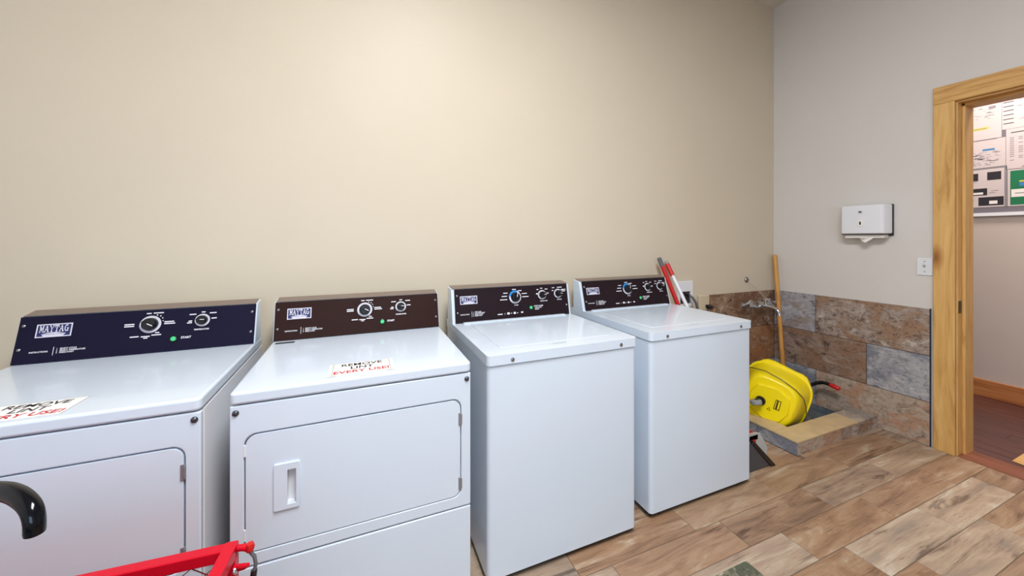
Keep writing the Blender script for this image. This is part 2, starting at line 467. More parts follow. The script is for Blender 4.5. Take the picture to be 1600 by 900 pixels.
# slate wall tiles: door wall (x = 0) and machine wall (y = 0)
TT, gg = 0.009, 0.0018
struct_gr = box('tile_grout', -0.0045, -0.0002, -0.903, 0.0, 0.0, 0.820, M['tile_grout'], wall_right)
box('tile_grout', -0.761, -0.0046, -0.0045, -0.0002, 0.0, 0.820, M['tile_grout'], wall_back)
R0, R1, R2 = 0.822, 0.540, 0.263
def wtile_r(ya, yb, za, zb, m):
    w, h = (ya - yb) - 2 * gg, (zb - za) - 2 * gg
    return box('tile', -TT / 2, TT / 2, -w / 2, w / 2, -h / 2, h / 2, M[m], wall_right, 0.001, 1, T(-TT / 2 - 0.0003, (ya + yb) / 2, (za + zb) / 2))
def wtile_b(xa, xb, za, zb, m):
    w, h = (xb - xa) - 2 * gg, (zb - za) - 2 * gg
    return box('tile', -w / 2, w / 2, -TT / 2, TT / 2, -h / 2, h / 2, M[m], wall_back, 0.001, 1, T((xa + xb) / 2, -TT / 2 - 0.0003, (za + zb) / 2))
wtile_r(-TT, -0.305, R1, R0, 's_grey'); wtile_r(-0.305, -0.905, R1, R0, 's_rust')
wtile_r(-TT, -0.606, R2, R1, 's_brown'); wtile_r(-0.606, -0.905, R2, R1, 's_bluegrey')
wtile_r(-TT, -0.309, 0.0, R2, 's_bluegrey'); wtile_r(-0.309, -0.905, 0.0, R2, 's_sand')
wtile_b(-0.763, -0.28, R1, R0, 's_dark'); wtile_b(-0.28, -TT, R1, R0, 's_dark')
wtile_b(-0.763, -0.58, R2, R1, 's_rust'); wtile_b(-0.58, -TT, R2, R1, 's_umber')
wtile_b(-0.763, -0.28, 0.0, R2, 's_brown'); wtile_b(-0.28, -TT, 0.0, R2, 's_bluegrey')
box('edge_strip', -0.011, -0.0004, -0.9085, -0.905, 0.0, R0 + 0.002, M['edge_metal'], wall_right)

# ------------------------------------------------------------------ door opening and hallway
door = struct(thing('door_1', '', '', (0, DY0, 0))); del door['label']; del door['category']
CW = 0.086
box('casing', -0.020, 0.0, 0.0, CW, 0.0, DZ, M['pine'], door, 0.003)
box('casing', -0.020, 0.0, (DY1 - DY0) - CW, (DY1 - DY0), 0.0, DZ, M['pine'], door, 0.003)
box('head_casing', -0.020, 0.0, (DY1 - DY0) - CW, CW, DZ, DZ + 0.100, M['pine_y'], door, 0.003)
box('jamb', 0.0, WT, -0.006, 0.016, 0.0, DZ, M['pine'], door, 0.002)
box('jamb', 0.0, WT, (DY1 - DY0) - 0.016, (DY1 - DY0) + 0.006, 0.0, DZ, M['pine'], door, 0.002)
box('head_jamb', 0.0, WT, (DY1 - DY0), 0.0, DZ - 0.010, DZ + 0.012, M['pine_y'], door, 0.002)
box('door_stop', 0.050, WT + 0.004, -0.020, -0.006, 0.0, DZ - 0.010, M['pine'], door, 0.003)
box('head_stop', 0.050, WT + 0.004, (DY1 - DY0) + 0.006, -0.006, DZ - 0.026, DZ - 0.010, M['pine_y'], door, 0.003)
box('strike_plate', 0.008, 0.042, -0.0078, -0.0058, 0.815, 0.885, M['black_plastic'], door, 0.0006, 1)
box('threshold', 0.0, WT, (DY1 - DY0), 0.0, -0.01, 0.005, M['threshold'], door, 0.003)

HX = 1.38
hall_wall = struct(box('wall_hall', HX, HX + 0.1, -3.2, 1.2, -0.1, H, M['hallpaint']))
hall_end = struct(box('wall_hall_end', WT, HX, 1.2, 1.3, -0.1, H, M['hallpaint']))
hall_end2 = struct(box('wall_hall_near', WT, HX, -3.3, -3.2, -0.1, H, M['hallpaint']))
hall_ceil = struct(box('ceiling_hall', WT, HX + 0.1, -3.3, 1.3, H, H + 0.1, M['ceiling']))
hall_floor = struct(box('floor_hall', WT, HX, -3.2, 1.2, -0.10, -0.003, M['dark_gap']))
bw = 0.1025
for i in range(12):
    yy = -3.2 - random.uniform(0, 0.9)
    while yy < 1.2:
        l = 1.15; a, b = max(yy, -3.2), min(yy + l, 1.2)
        if b - a > 0.03:
            box('floor_board', -bw / 2 + 0.0008, bw / 2 - 0.0008, -(b - a) / 2 + 0.0008, (b - a) / 2 - 0.0008, -0.009, 0.0, M['hall_board'], hall_floor, 0, 1,
                T(WT + bw * (i + 0.5), (a + b) / 2, 0))
        yy += l
bbh = struct(box('baseboard_hall', HX - 0.016, HX, -3.2, 1.2, 0.0, 0.136, M['bb_wood'], None, 0.004))
hl = thing('hall_ceiling_light', 'white ceiling lamp in the hallway', 'ceiling light', (0.76, -1.2, H))
lathe('lamp_shade', [(0.0, -0.09), (0.10, -0.08), (0.15, -0.05), (0.16, -0.012), (0.16, 0.0)], M['white_plastic'], hl)
ld = bpy.data.lights.new('hall_glow', 'AREA'); ld.shape = 'DISK'; ld.size = 0.5; ld.energy = HALL_W; ld.color = (1.0, 0.90, 0.84)
lo = bpy.data.objects.new('hall_glow', ld); C.objects.link(lo); lo.parent = hl; lo.matrix_local = T(0, 0, -0.10)

wd = prism('door_wedge', [(0, 0), (0.15, 0), (0.15, 0.032), (0, 0.004)], -0.022, 0.022, XZ, M['pine_y'], None, 0.002, 2)
wd.location = (0.205, -1.172, 0.0004); wd.rotation_euler = (0, 0, math.radians(-6))
tag(wd, 'small tan wooden wedge lying on the dark hallway floor', 'door wedge')
ow = struct(box('wall_hall_side', WT - 0.0, WT + 0.001, 0.0, 1.2, -0.1, H, M['hallpaint']))

# bulletin board on the hall wall; sheets are pinned on it.  plane coordinates: a = -y, b = z, facing -x
def board_mw(a, b, n): return Matrix.Translation((HX - n, -a, b)) @ Matrix(((0, 0, -1, 0), (-1, 0, 0, 0), (0, 1, 0, 0), (0, 0, 0, 1)))
bb = thing('bulletin_board', 'grey pinboard with a pale frame on the hallway wall', 'bulletin board', (HX, -1.15, 1.415))
box('pinboard', -0.016, -0.0005, -0.80, 0.80, 0.0, 1.10, M['felt'], bb)
boxes('board_frame', [(-0.024, -0.0004, -0.825, 0.825, -0.0, 0.026), (-0.024, -0.0004, -0.825, 0.825, 1.10, 1.126),
                      (-0.024, -0.0004, -0.825, -0.80, 0.026, 1.10), (-0.024, -0.0004, 0.80, 0.825, 0.026, 1.10)], M['white_plastic'], bb, 0.002)
def sheet(name, label, a0, a1, b0, b1, m='hall_paper', n=0.0165, cat='notice'):
    mw = board_mw((a0 + a1) / 2, (b0 + b1) / 2, n)
    w, h = a1 - a0, b1 - b0
    o = box(name, -w / 2, w / 2, -h / 2, h / 2, 0, 0.0008, M[m], None, 0, 1)
    o.matrix_local = mw
    tag(o, label, cat, 'sheets pinned on the hallway board')
    return o, w, h
def marks(o, m, rects, z=0.0012, name='print'): return flat(name, [rect(*r) for r in rects], M[m], o, None, z)
rnd = random.Random(3)
def scrib(x0, x1, y0, y1, n, lw=(0.02, 0.07), lh=0.004):
    out = []
    for _ in range(n):
        w = rnd.uniform(*lw); x = rnd.uniform(x0, max(x0, x1 - w)); y = rnd.uniform(y0, y1); out.append((x, x + w, y, y + lh * rnd.uniform(0.5, 1.4)))
    return out
o, w, h = sheet('notice_sheet', 'white sheet with a faint sketch and a yellow highlighted line', 0.43, 0.8145, 2.016, 2.40)
marks(o, 'ink_grey', scrib(-w * 0.1, w * 0.42, -h * 0.18, h * 0.12, 26, (0.008, 0.03), 0.003) + [(0.04, 0.06, 0.05, 0.056), (0.08, 0.10, 0.05, 0.056), (0.13, 0.165, 0.04, 0.06)])
M['hl'] = mat('yellow_highlighter', (226, 206, 84), 0.6); M['blue'] = mat('blue_print', (60, 128, 186), 0.6)
marks(o, 'hl', [(0.05, 0.13, -0.115, -0.095)], 0.0011)
marks(o, 'ink_grey', [(0.055, 0.12, -0.108, -0.102)], 0.0014)
o, w, h = sheet('notice_sheet', 'white sheet with a stack of ruled lines in the upper right of the doorway', 0.8165, 1.10, 2.068, 2.42)
marks(o, 'ink', [(-w / 2 + 0.006, -w / 2 + 0.055, 0.12 - 0.032 * i, 0.1255 - 0.032 * i) for i in range(9)])
marks(o, 'ink_grey', scrib(-w / 2 + 0.07, w * 0.45, -h * 0.40, h * 0.45, 60, (0.01, 0.03), 0.005))
o, w, h = sheet('notice_sheet', 'white sheet with a dense plan drawing and a blue bar', 0.43, 0.834, 1.796, 2.012)
marks(o, 'ink_grey', scrib(-w * 0.1, w * 0.46, -h * 0.42, h * 0.08, 90, (0.006, 0.03), 0.0035))
marks(o, 'blue', [(0.09, 0.15, 0.022, 0.036)])
marks(o, 'ink_grey', [(-0.198, 0.16, 0.1045, 0.108)])
o, w, h = sheet('photo_sheet', 'dark framed sheet with four black and white photographs', 0.43, 0.840, 1.487, 1.793, 'ink_grey')
bxs = [(-w / 2, w / 2 - 0.012, -h / 2, h / 2 - 0.012)]
marks(o, 'hall_paper', bxs, 0.0011, 'mount')
marks(o, 'ink', [(0.0, 0.065, 0.055, 0.115), (0.11, 0.178, 0.055, 0.118), (-0.02, 0.11, -0.06, -0.005), (0.066, 0.19, -0.142, -0.075)], 0.0014, 'photograph')
marks(o, 'paper', [(0.02, 0.09, -0.052, -0.036), (0.12, 0.16, -0.13, -0.105), (0.02, 0.04, 0.07, 0.085)], 0.0016)
marks(o, 'ink_grey', [(0.13, 0.165, -0.030, -0.026), (0.12, 0.15, -0.045, -0.041), (0.01, 0.045, -0.10, -0.096), (0.0, 0.06, 0.044, 0.047)], 0.0016)
o, w, h = sheet('notice_sheet', 'white sheet printed with columns of short words beside the plan drawing', 0.836, 1.12, 1.765, 2.066)
marks(o, 'ink_grey', [(x, x + 0.02, y, y + 0.005) for x in (-0.125, -0.085, -0.045, 0.0) for y in [0.08 - 0.014 * i for i in range(13)] if rnd.random() < 0.75])
marks(o, 'ink', [(-0.12, 0.02, 0.118, 0.124), (-0.07, 0.03, -0.14, -0.136)])
M['poster_green'] = mat('poster_green', (18, 118, 78), 0.5, var=0.06)
o, w, h = sheet('green_poster', 'green poster with a white text box and blue emblem', 0.843, 1.16, 1.486, 1.760, cat='poster')
marks(o, 'poster_green', [(-w / 2 + 0.012, w / 2 - 0.012, -h / 2 + 0.008, h / 2 - 0.010)], 0.0010, 'green_field')
marks(o, 'paper', [(-0.142, 0.05, -0.070, -0.012)]); marks(o, 'ink_grey', [(-0.125, 0.03, -0.045, -0.039)], 0.0014)
marks(o, 'blue', [(-0.105, -0.03, 0.008, 0.036)]); marks(o, 'hl', [(-0.105, -0.04, 0.040, 0.05)])

# ------------------------------------------------------------------ laundry machines
def maytag_polys(x0, y0, w, h):
    """slab-serif capitals M A Y T A G, each built from strokes, tops curved upwards like the badge"""
    out = []
    cell = w / 6.0
    def L_(i, polys):
        for p in polys: out.append([(x0 + (i + q[0]) * cell, y0 + q[1] * h) for q in p])
    q = rect
    Mm = [q(.04, .30, 0, .14), q(.70, .97, 0, .14), q(.12, .22, .1, .9), q(.76, .90, .1, .9), [(.04, 1), (.28, 1), (.52, .42), (.44, .12), (.12, .86), (.04, .86)],
          [(.97, 1), (.74, 1), (.44, .30), (.44, .12), (.90, .86), (.97, .86)]]
    A = [[(.08, .1), (.20, .1), (.52, .95), (.42, .95)], [(.70, .1), (.90, .1), (.60, .95), (.42, .95)], q(.28, .72, .32, .44), q(.0, .30, 0, .13), q(.60, 1.0, 0, .13)]
    Y = [q(.42, .58, .05, .5), q(.32, .68, 0, .13), [(.06, .95), (.24, .95), (.56, .45), (.44, .45)], [(.80, .95), (.92, .95), (.58, .45), (.46, .45)], q(.0, .34, .87, 1), q(.68, 1.0, .87, 1)]
    Tt = [q(.42, .60, .05, .95), q(.30, .72, 0, .13), q(.04, .96, .86, 1), q(.04, .14, .64, .9), q(.86, .96, .64, .9)]
    G = []
    n = 14
    for k in range(n):
        a0 = math.radians(50 + 280 * k / n); a1 = math.radians(50 + 280 * (k + 1) / n)
        G.append([(.48 + .44 * math.cos(a0), .5 + .5 * math.sin(a0)), (.48 + .27 * math.cos(a0), .5 + .36 * math.sin(a0)),
                  (.48 + .27 * math.cos(a1), .5 + .36 * math.sin(a1)), (.48 + .44 * math.cos(a1), .5 + .5 * math.sin(a1))])
    G += [q(.72, .88, .04, .46), q(.54, .98, .40, .52)]
    for i, gl in enumerate((Mm, A, Y, Tt, A, G)): L_(i * 1.0, [[(p[0] * .94 + .03, p[1]) for p in s] for s in gl])
    return out

def ring_polys(r0, r1, a0, a1, n=28):
    out = []
    for k in range(n):
        p, q_ = math.radians(a0 + (a1 - a0) * k / n), math.radians(a0 + (a1 - a0) * (k + 1) / n)
        out.append([(r0 * math.cos(p), r0 * math.sin(p)), (r1 * math.cos(p), r1 * math.sin(p)), (r1 * math.cos(q_), r1 * math.sin(q_)), (r0 * math.cos(q_), r0 * math.sin(q_))])
    return out

def panel_frame(w, y0, z0, y1, z1):
    L_ = math.hypot(y1 - y0, z1 - z0); th = math.atan2(z1 - z0, y1 - y0)
    return T(0, y0, z0) @ Matrix.Rotation(th, 4, 'X'), L_

def console(root, w, inset, y0, z0, y1, z1, yb, zb, pm, dials, btn, badge, ins, marks_, screw_x):
    # housing: trapezoid in side view, running the width of the machine
    prism('console_housing', [(y0 + 0.004, z0 - 0.002), (yb, z0 - 0.002), (yb, zb), (y1 + 0.004, z1)], -w / 2, w / 2, YZ, M['enamel'], root, 0.003)
    prism('console_cap', [(y1 + 0.002, z1 + 0.0006), (yb - 0.002, zb + 0.0006), (yb - 0.002, zb + 0.0022), (y1 + 0.002, z1 + 0.0022)], -w / 2 + 0.006, w / 2 - 0.006, YZ, M['console_top'], root)
    F, L_ = panel_frame(w, y0, z0, y1, z1)
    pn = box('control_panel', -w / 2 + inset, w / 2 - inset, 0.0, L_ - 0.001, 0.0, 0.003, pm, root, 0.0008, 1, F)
    top = T(0, 0, 0.0032)
    # badge
    x0, x1, s0, s1 = badge
    bd = flat('logo', [rect(x0, x1, s0, s1)], M['badge'], root, F @ top)
    bx = 0.0035
    flat('logo_field', [rect(x0 + bx, x1 - bx, s0 + bx, s1 - bx)], M['navy'], bd, None, 0.0007)
    fw, fh = (x1 - x0 - 2 * bx), (s1 - s0 - 2 * bx)
    n = 16; smile = [(x0 + bx + fw * 0.13 + fw * 0.74 * k / n, s0 + bx + fh * (0.20 + 0.13 * math.sin(math.pi * k / n))) for k in range(n + 1)]
    flat('logo_banner', [smile[::-1] + [(x0 + bx + fw * 0.2, s0 + bx), (x1 - bx - fw * 0.2, s0 + bx)]][0:1], M['badge'], bd, None, 0.0009)
    flat('lettering', maytag_polys(x0 + bx + fw * 0.05, s0 + bx + fh * 0.36, fw * 0.90, fh * 0.60), M['print_white'], bd, None, 0.0012)
    text('lettering', 'COMMERCIAL LAUNDRY', fh * 0.15, M['navy'], bd, T((x0 + x1) / 2, s0 + bx + fh * 0.17, 0.0008), 0, 'CENTER', 0.9)
    # dials
    for (dx, ds, r, ang, blue) in dials:
        dl = lathe('dial', [(0.0, 0.020), (r * 0.62, 0.020), (r * 0.70, 0.016), (r * 0.74, 0.0004)], M['knob'], root, 28, F @ T(dx, ds, 0.0032))
        flat('dial_ring', ring_polys(r * 0.76, r * 1.02, -180 if not blue else -190, 180 if not blue else 70), M['ring'], dl, None, 0.0006)
        if blue: flat('dial_ring', ring_polys(r * 0.76, r * 1.06, 70, 170), M['ring_blue'], dl, None, 0.0007)
        gp = bmesh.new(); bm_box(gp, -r * 0.60, r * 0.60, -r * 0.13, r * 0.13, 0.0195, 0.028)
        link('grip', to_mesh(gp), M['knob'], dl, Matrix.Rotation(math.radians(ang), 4, 'Z'), 0.001, 1)
        flat('pointer', [rect(0.0, r * 0.60, -r * 0.045, r * 0.045)], M['print_white'], dl, Matrix.Rotation(math.radians(ang), 4, 'Z'), 0.0284)
    # start button
    bt = lathe('start_button', [(0.0, 0.007), (btn[2] * 0.8, 0.007), (btn[2], 0.005), (btn[2], 0.0)], M['green'], root, 20, F @ T(btn[0], btn[1], 0.0032))
    lathe('bezel', [(btn[2] * 1.02, 0.004), (btn[2] * 1.35, 0.0035), (btn[2] * 1.5, 0.0)], M['knob'], bt, 20)
    # print
    flat('printed_marks', [rect(*r_) for r_ in marks_], M['print_white'], root, F @ top, 0.0004)
    ix, is_ = ins[0], ins[1]
    text('lettering', 'INSTRUCTIONS', 0.0068, M['print_white'], root, F @ T(ix, is_, 0.0033), 0.0002, 'LEFT', 0.95)
    flat('printed_marks', [rect(ix + 0.058, ix + 0.0595, is_ - 0.014, is_ + 0.014)], M['print_white'], root, F @ top, 0.0004)
    text('lettering', ins[2], 0.0068, M['print_white'], root, F @ T(ix + 0.066, is_, 0.0033), 0.0002, 'LEFT', 0.95)
    for sx in (-screw_x, screw_x):
        for ss in (0.30, 0.80):
            lathe('screw', [(0.0, 0.0035), (0.0025, 0.0032), (0.0048, 0.0015), (0.005, 0.0)], M['steel'], root, 12, F @ T(sx, L_ * ss, 0.003))
    return F

def dryer(label, xl, yf, pm, slot):
    w, d = 0.685, 0.66
    r = thing('dryer', label, 'dryer', (xl + w / 2, yf, 0), 0, 'commercial dryers along the wall')
    h = w / 2
    # shell: sides and back, open in front
    holed_plate('cabinet', rrect(-h, h, 0.016, d, 0.012, 4, (1, 1, 0, 0)), [rect(-h + 0.012, h - 0.012, 0.028, d - 0.012)], 0.03, 0.783, XY, M['enamel_side'], r)
    box('drum_housing', -h + 0.02, h - 0.02, 0.03, d - 0.02, 0.035, 0.77, M['dark_gap'], r)
    prism('top', rrect(-h, h, -0.004, d, 0.016, 6, (1, 1, 0, 0)), 0.7865, 0.821, XY, M['enamel'], r, 0.008, 4)
    dx, z0, z1 = 0.3045, 0.371, 0.696
    holed_plate('front_panel', rect(-h + 0.001, h - 0.001, 0.3315, 0.7835), [rrect(-dx - 0.0035, dx + 0.0035, z0 - 0.0035, z1 + 0.0035, 0.030, 8)], 0.0, 0.018, XZ, M['enamel'], r, 0.004, 3)
    box('lower_panel', -h + 0.001, h - 0.001, 0.0, 0.018, 0.035, 0.3275, M['enamel'], r, 0.004, 3)
    hx0, hx1, hz0, hz1 = -0.2375, -0.1720, 0.470, 0.602
    dr = holed_plate('door', rrect(-dx, dx, z0, z1, 0.028, 8), [rect(hx0 + 0.006, hx1 - 0.006, hz0 + 0.006, hz1 - 0.006)], 0.0, 0.022, XZ, M['enamel'], r, 0.0035, 3)
    # recessed pull: raised bezel with a deep pocket on its right half
    px0, px1, pz0, pz1 = hx0 + 0.034, hx1 - 0.010, hz0 + 0.014, hz1 - 0.020
    hd = holed_plate('handle', rrect(hx0, hx1, hz0, hz1, 0.004, 2), [rect(px0, px1, pz0, pz1)], -0.006, 0.004, XZ, M['enamel'], dr, 0.002, 2)
    boxes('handle_pocket', [(px0 - 0.002, px1 + 0.002, 0.026, 0.028, pz0 - 0.002, pz1 + 0.002), (px0 - 0.002, px0, 0.002, 0.026, pz0, pz1), (px1, px1 + 0.002, 0.002, 0.026, pz0, pz1),
                            (px0 - 0.002, px1 + 0.002, 0.002, 0.026, pz1, pz1 + 0.002), (px0 - 0.002, px1 + 0.002, 0.002, 0.026, pz0 - 0.002, pz0)], M['enamel_side'], dr)
    for z in (0.630, 0.412):
        hg = boxes('hinge', [(dx - 0.006, dx + 0.004, -0.003, 0.004, z - 0.021, z + 0.021), (dx + 0.0005, dx + 0.006, -0.0045, 0.001, z - 0.017, z + 0.017)], M['hinge'], dr, 0.001, 1)
    for z in (0.655, 0.420):
        box('door_clip', -dx - 0.0045, -dx + 0.001, -0.0015, 0.004, z - 0.016, z + 0.016, M['white_plastic'], dr, 0.0008, 1)
    for s in (-1, 1):
        lathe('bolt', [(0.0, 0.006), (0.005, 0.0055), (0.0078, 0.003), (0.0085, 0.0)], M['dark_steel'], r, 16, T(s * 0.3275, 0.0, 0.764) @ Matrix.Rotation(math.radians(90), 4, 'X'))
    for sx in (-1, 1):
        for yy in (0.05, d - 0.05):
            lathe('foot', [(0.022, 0.0), (0.022, 0.012), (0.012, 0.014), (0.012, 0.036)], M['black_plastic'], r, 14, T(sx * (h - 0.05), yy, 0))
    mk = [(-0.065, -0.037, 0.106, 0.110), (-0.065, -0.037, 0.099, 0.103), (-0.006, 0.008, 0.1425, 0.1465), (0.014, 0.044, 0.143, 0.147), (0.049, 0.078, 0.108, 0.112), (0.049, 0.082, 0.101, 0.105),
          (-0.045, -0.020, 0.060, 0.064), (-0.014, 0.012, 0.0585, 0.0625), (-0.006, 0.006, 0.053, 0.0565), (0.016, 0.044, 0.062, 0.066), (0.026, 0.038, 0.070, 0.074),
          (0.024, 0.028, 0.135, 0.139), (0.034, 0.038, 0.131, 0.135), (0.041, 0.044, 0.123, 0.127), (0.0435, 0.0465, 0.113, 0.116),
          (0.160, 0.172, 0.136, 0.140), (0.186, 0.208, 0.131, 0.135), (0.193, 0.210, 0.110, 0.114), (0.123, 0.144, 0.129, 0.133), (0.122, 0.133, 0.104, 0.108), (0.118, 0.133, 0.0975, 0.1015)]
    F = console(r, w, 0.004, 0.539, 0.8225, 0.583, 0.975, 0.642, 0.986, pm,
                [(0.009, 0.104, 0.031, -28, False), (0.165, 0.107, 0.0235, -5, False)], (0.083, 0.044, 0.0085), (-0.294, -0.204, 0.084, 0.129),
                (-0.300, 0.036, '1   SELECT CYCLE\n2   SELECT TEMPERATURE\n3   PRESS START'), mk, h - 0.016)
    text('lettering', 'START', 0.0105, M['print_white'], r, F @ T(0.120, 0.046, 0.0033), 0.0004, 'CENTER')
    text('lettering', 'TEMPERATURE', 0.0072, M['print_white'], r, F @ T(0.165, 0.072, 0.0033), 0.0003, 'CENTER')
    if slot: box('data_strip', -0.325, -0.258, 0.494, 0.514, 0.8212, 0.8224, M['grey_plastic'], r)
    return r

dryer('white dryer with a black control panel carrying a painted blue reflection tint, leftmost machine in the row', -4.233, -0.762, M['panel_blue_refl'], False)
dryer('white dryer with a black control panel carrying a painted brown reflection tint and its whole door in view', -3.488, -0.761, M['panel_brown_refl'], True)

def washer(label, xl, yf, w, yct):
    d = 0.66
    r = thing('washing_machine', label, 'washing machine', (xl + w / 2, yf, 0), 0, 'top loading washing machines along the wall')
    h = w / 2
    prism('cabinet', rrect(-h + 0.003, h - 0.003, 0.003, d, 0.018, 7, (1, 1, 0, 0)), 0.024, 0.789, XY, M['enamel'], r, 0.004, 3)
    lx0, lx1, ly0, ly1 = -h + 0.078, h - 0.078, 0.076, 0.495
    holed_plate('top_deck', rrect(-h, h, -0.003, d, 0.018, 7, (1, 1, 0, 0)), [rrect(lx0 - 0.0012, lx1 + 0.0012, ly0 - 0.0003, ly1 + 0.0012, 0.012, 4)], 0.7915, 0.828, XY, M['enamel'], r, 0.006, 4)
    ld_ = prism('lid', rrect(lx0, lx1, ly0, ly1, 0.011, 4), 0.800, 0.8290, XY, M['enamel'], r, 0.002, 2)
    flat('lid_print', [rect(-0.045, 0.018, 0.047, 0.0505)], M['print_grey'], r, T(0, 0, 0.828), 0.0005)
    box('rear_step', -h + 0.05, h - 0.05, 0.498, 0.521, 0.8275, 0.834, M['enamel'], r, 0.002, 2)
    for bx in (-0.237, 0.247):
        lathe('bolt', [(0.0, 0.0045), (0.004, 0.004), (0.0068, 0.0025), (0.0075, 0.0)], M['steel'], r, 14, T(bx * (w / 0.666), -0.003, 0.8065) @ Matrix.Rotation(math.radians(90), 4, 'X'))
    box('base_shade_pan', -h + 0.012, h - 0.012, 0.014, d - 0.02, 0.012, 0.0245, M['dark_gap'], r)  # dark sheet: the shade under the cabinet is put into its colour
    for sx in (-1, 1):
        for yy in (0.06, d - 0.06):
            lathe('foot', [(0.022, 0.0), (0.022, 0.010), (0.012, 0.012), (0.012, 0.024)], M['black_plastic'], r, 14, T(sx * (h - 0.06), yy, 0))
    mk = []
    for (cx, cs, rr, spec) in ((0.003, 0.112, 0.033, ((-60, -90), (-62, -80), (-40, -68))),):
        pass
    mk += [(-0.062, -0.038, 0.131, 0.135), (-0.072, -0.042, 0.115, 0.119), (-0.082, -0.042, 0.098, 0.102), (-0.012, 0.010, 0.148, 0.152), (0.020, 0.042, 0.140, 0.144), (0.042, 0.072, 0.124, 0.128),
           (0.043, 0.080, 0.107, 0.111), (0.152, 0.166, 0.146, 0.150), (0.180, 0.196, 0.140, 0.144), (0.130, 0.142, 0.140, 0.144), (0.126, 0.135, 0.116, 0.123), (0.188, 0.202, 0.118, 0.122),
           (0.224, 0.240, 0.145, 0.149), (0.256, 0.286, 0.146, 0.150), (0.280, 0.302, 0.132, 0.137), (0.284, 0.304, 0.124, 0.129), (0.222, 0.232, 0.130, 0.134)]
    mk += [(-0.100, -0.074, 0.0255, 0.030), (-0.062, -0.060, 0.025, 0.031), (-0.048, -0.034, 0.024, 0.034), (-0.028, -0.020, 0.027, 0.030), (-0.012, 0.000, 0.024, 0.034), (0.006, 0.014, 0.027, 0.030), (0.030, 0.042, 0.026, 0.033)]
    mk += [(0.112, 0.152, 0.046, 0.049), (0.112, 0.136, 0.038, 0.041)]
    F = console(r, w, 0.014, 0.524, 0.8285, yct, 0.992, 0.635, 1.000, M['panel_plum_refl'],
                [(0.003, 0.110, 0.033, 75, True), (0.161, 0.113, 0.0245, 0, False), (0.259, 0.115, 0.0245, -8, False)], (0.088, 0.050, 0.0085), (-0.292, -0.204, 0.090, 0.130),
                (-0.294, 0.040, '1   ADD LOAD\n2   ADD DETERGENT\n3   SELECT CYCLE\n4   PRESS START'), mk, h - 0.026)
    text('lettering', 'CYCLE', 0.0075, M['print_white'], r, F @ T(0.006, 0.068, 0.0033), 0.0003)
    text('lettering', 'TEMPERATURE', 0.0066, M['print_white'], r, F @ T(0.168, 0.080, 0.0033), 0.0003)
    text('lettering', 'OPTIONS', 0.0068, M['print_white'], r, F @ T(0.264, 0.082, 0.0033), 0.0003)
    text('lettering', 'START / PAUSE', 0.0080, M['print_white'], r, F @ T(0.134, 0.056, 0.0033), 0.0004)
    return r

washer('white top-loading washing machine standing directly right of the dryers', -2.741, -0.752, 0.666, 0.557)
washer('white top-loading washing machine at the right end, nearest the yellow bucket', -1.977, -0.724, 0.659, 0.570)

# paper signs on the dryer tops
def lint_sign(label, x0, x1, y0, y1, rot, tape):
    cx, cy = (x0 + x1) / 2, (y0 + y1) / 2; w, h = x1 - x0, y1 - y0
    s = box('paper_sign', -w / 2, w / 2, -h / 2, h / 2, 0, 0.0006, M['paper'], None, 0, 1)
    s.location = (cx, cy, 0.8212); s.rotation_euler = (0, 0, rot)
    tag(s, label, 'sign', 'lint signs on the dryers')
    b = 0.0014
    flat('sign_border', [rect(-w / 2, -w / 2 + b, -h / 2, h / 2), rect(w / 2 - b, w / 2, -h / 2, h / 2), rect(-w / 2, w / 2, -h / 2, -h / 2 + b * .5), rect(-w / 2, w / 2, h / 2 - b * .5, h / 2)], M['ink_grey'], s, None, 0.0009)
    text('lettering', 'REMOVE', h * 0.30, M['ink'], s, T(0, h * 0.30, 0.0006), 0.0006)
    text('lettering', 'LINT', h * 0.30, M['ink'], s, T(0, h * 0.02, 0.0006), 0.0006)
    text('lettering', 'EVERY USE!', h * 0.30, M['ink_red'], s, T(0, -h * 0.29, 0.0006), 0.0006)
    if tape:
        M.setdefault('tape', mat('clear_tape_edge', (226, 230, 228), 0.25))
        for sx in (-1, 1): flat('tape', [rect(sx * w / 2 - 0.012, sx * w / 2 + 0.012, -h / 2 - 0.004, h / 2 + 0.004)], M['tape'], s, None, 0.00075)
lint_sign('paper sign reading REMOVE LINT EVERY USE! taped on the second dryer from the left', -3.238, -3.063, -0.733, -0.621, 0.0, True)
lint_sign('paper sign reading REMOVE LINT EVERY USE! on the leftmost dryer', -4.000, -3.826, -0.748, -0.640, 0.0, False)

# ------------------------------------------------------------------ mop sink with tiled curb
BF = -0.040
ms = thing('mop_sink', 'low tiled mop sink with tan caps in the room corner', 'mop sink', (-0.43, -0.33, 0))
OX, OY = 0.43, 0.33                              # thing-local = world + (0.43, 0.33)
def L3(x0, x1, y0, y1, z0, z1): return (x0 + OX, x1 + OX, y0 + OY, y1 + OY, z0, z1)
CX0, CY0, CH, CWD = -0.848, -0.664, 0.072, 0.130
boxes('curb', [L3(CX0 + 0.008, -0.0105, CY0 + 0.008, CY0 + CWD - 0.008, -0.09, CH), L3(CX0 + 0.008, CX0 + CWD - 0.008, CY0 + CWD - 0.008, -0.0105, -0.09, CH)], M['tile_grout'], ms)
box('basin_floor', *L3(CX0 + 0.1, -0.0105, CY0 + 0.1, -0.0105, -0.09, BF - 0.006), M['tile_grout'], ms)
for i, (xa, xb) in enumerate(((CX0 + CWD, -0.42), (-0.42, -0.0105))):
    for ya, yb in ((CY0 + CWD, -0.28), (-0.28, -0.0105)):
        box('basin_tile', *L3(xa + gg, xb - gg, ya + gg, yb - gg, BF - 0.006, BF), M['s_basin'], ms, 0.001, 1)
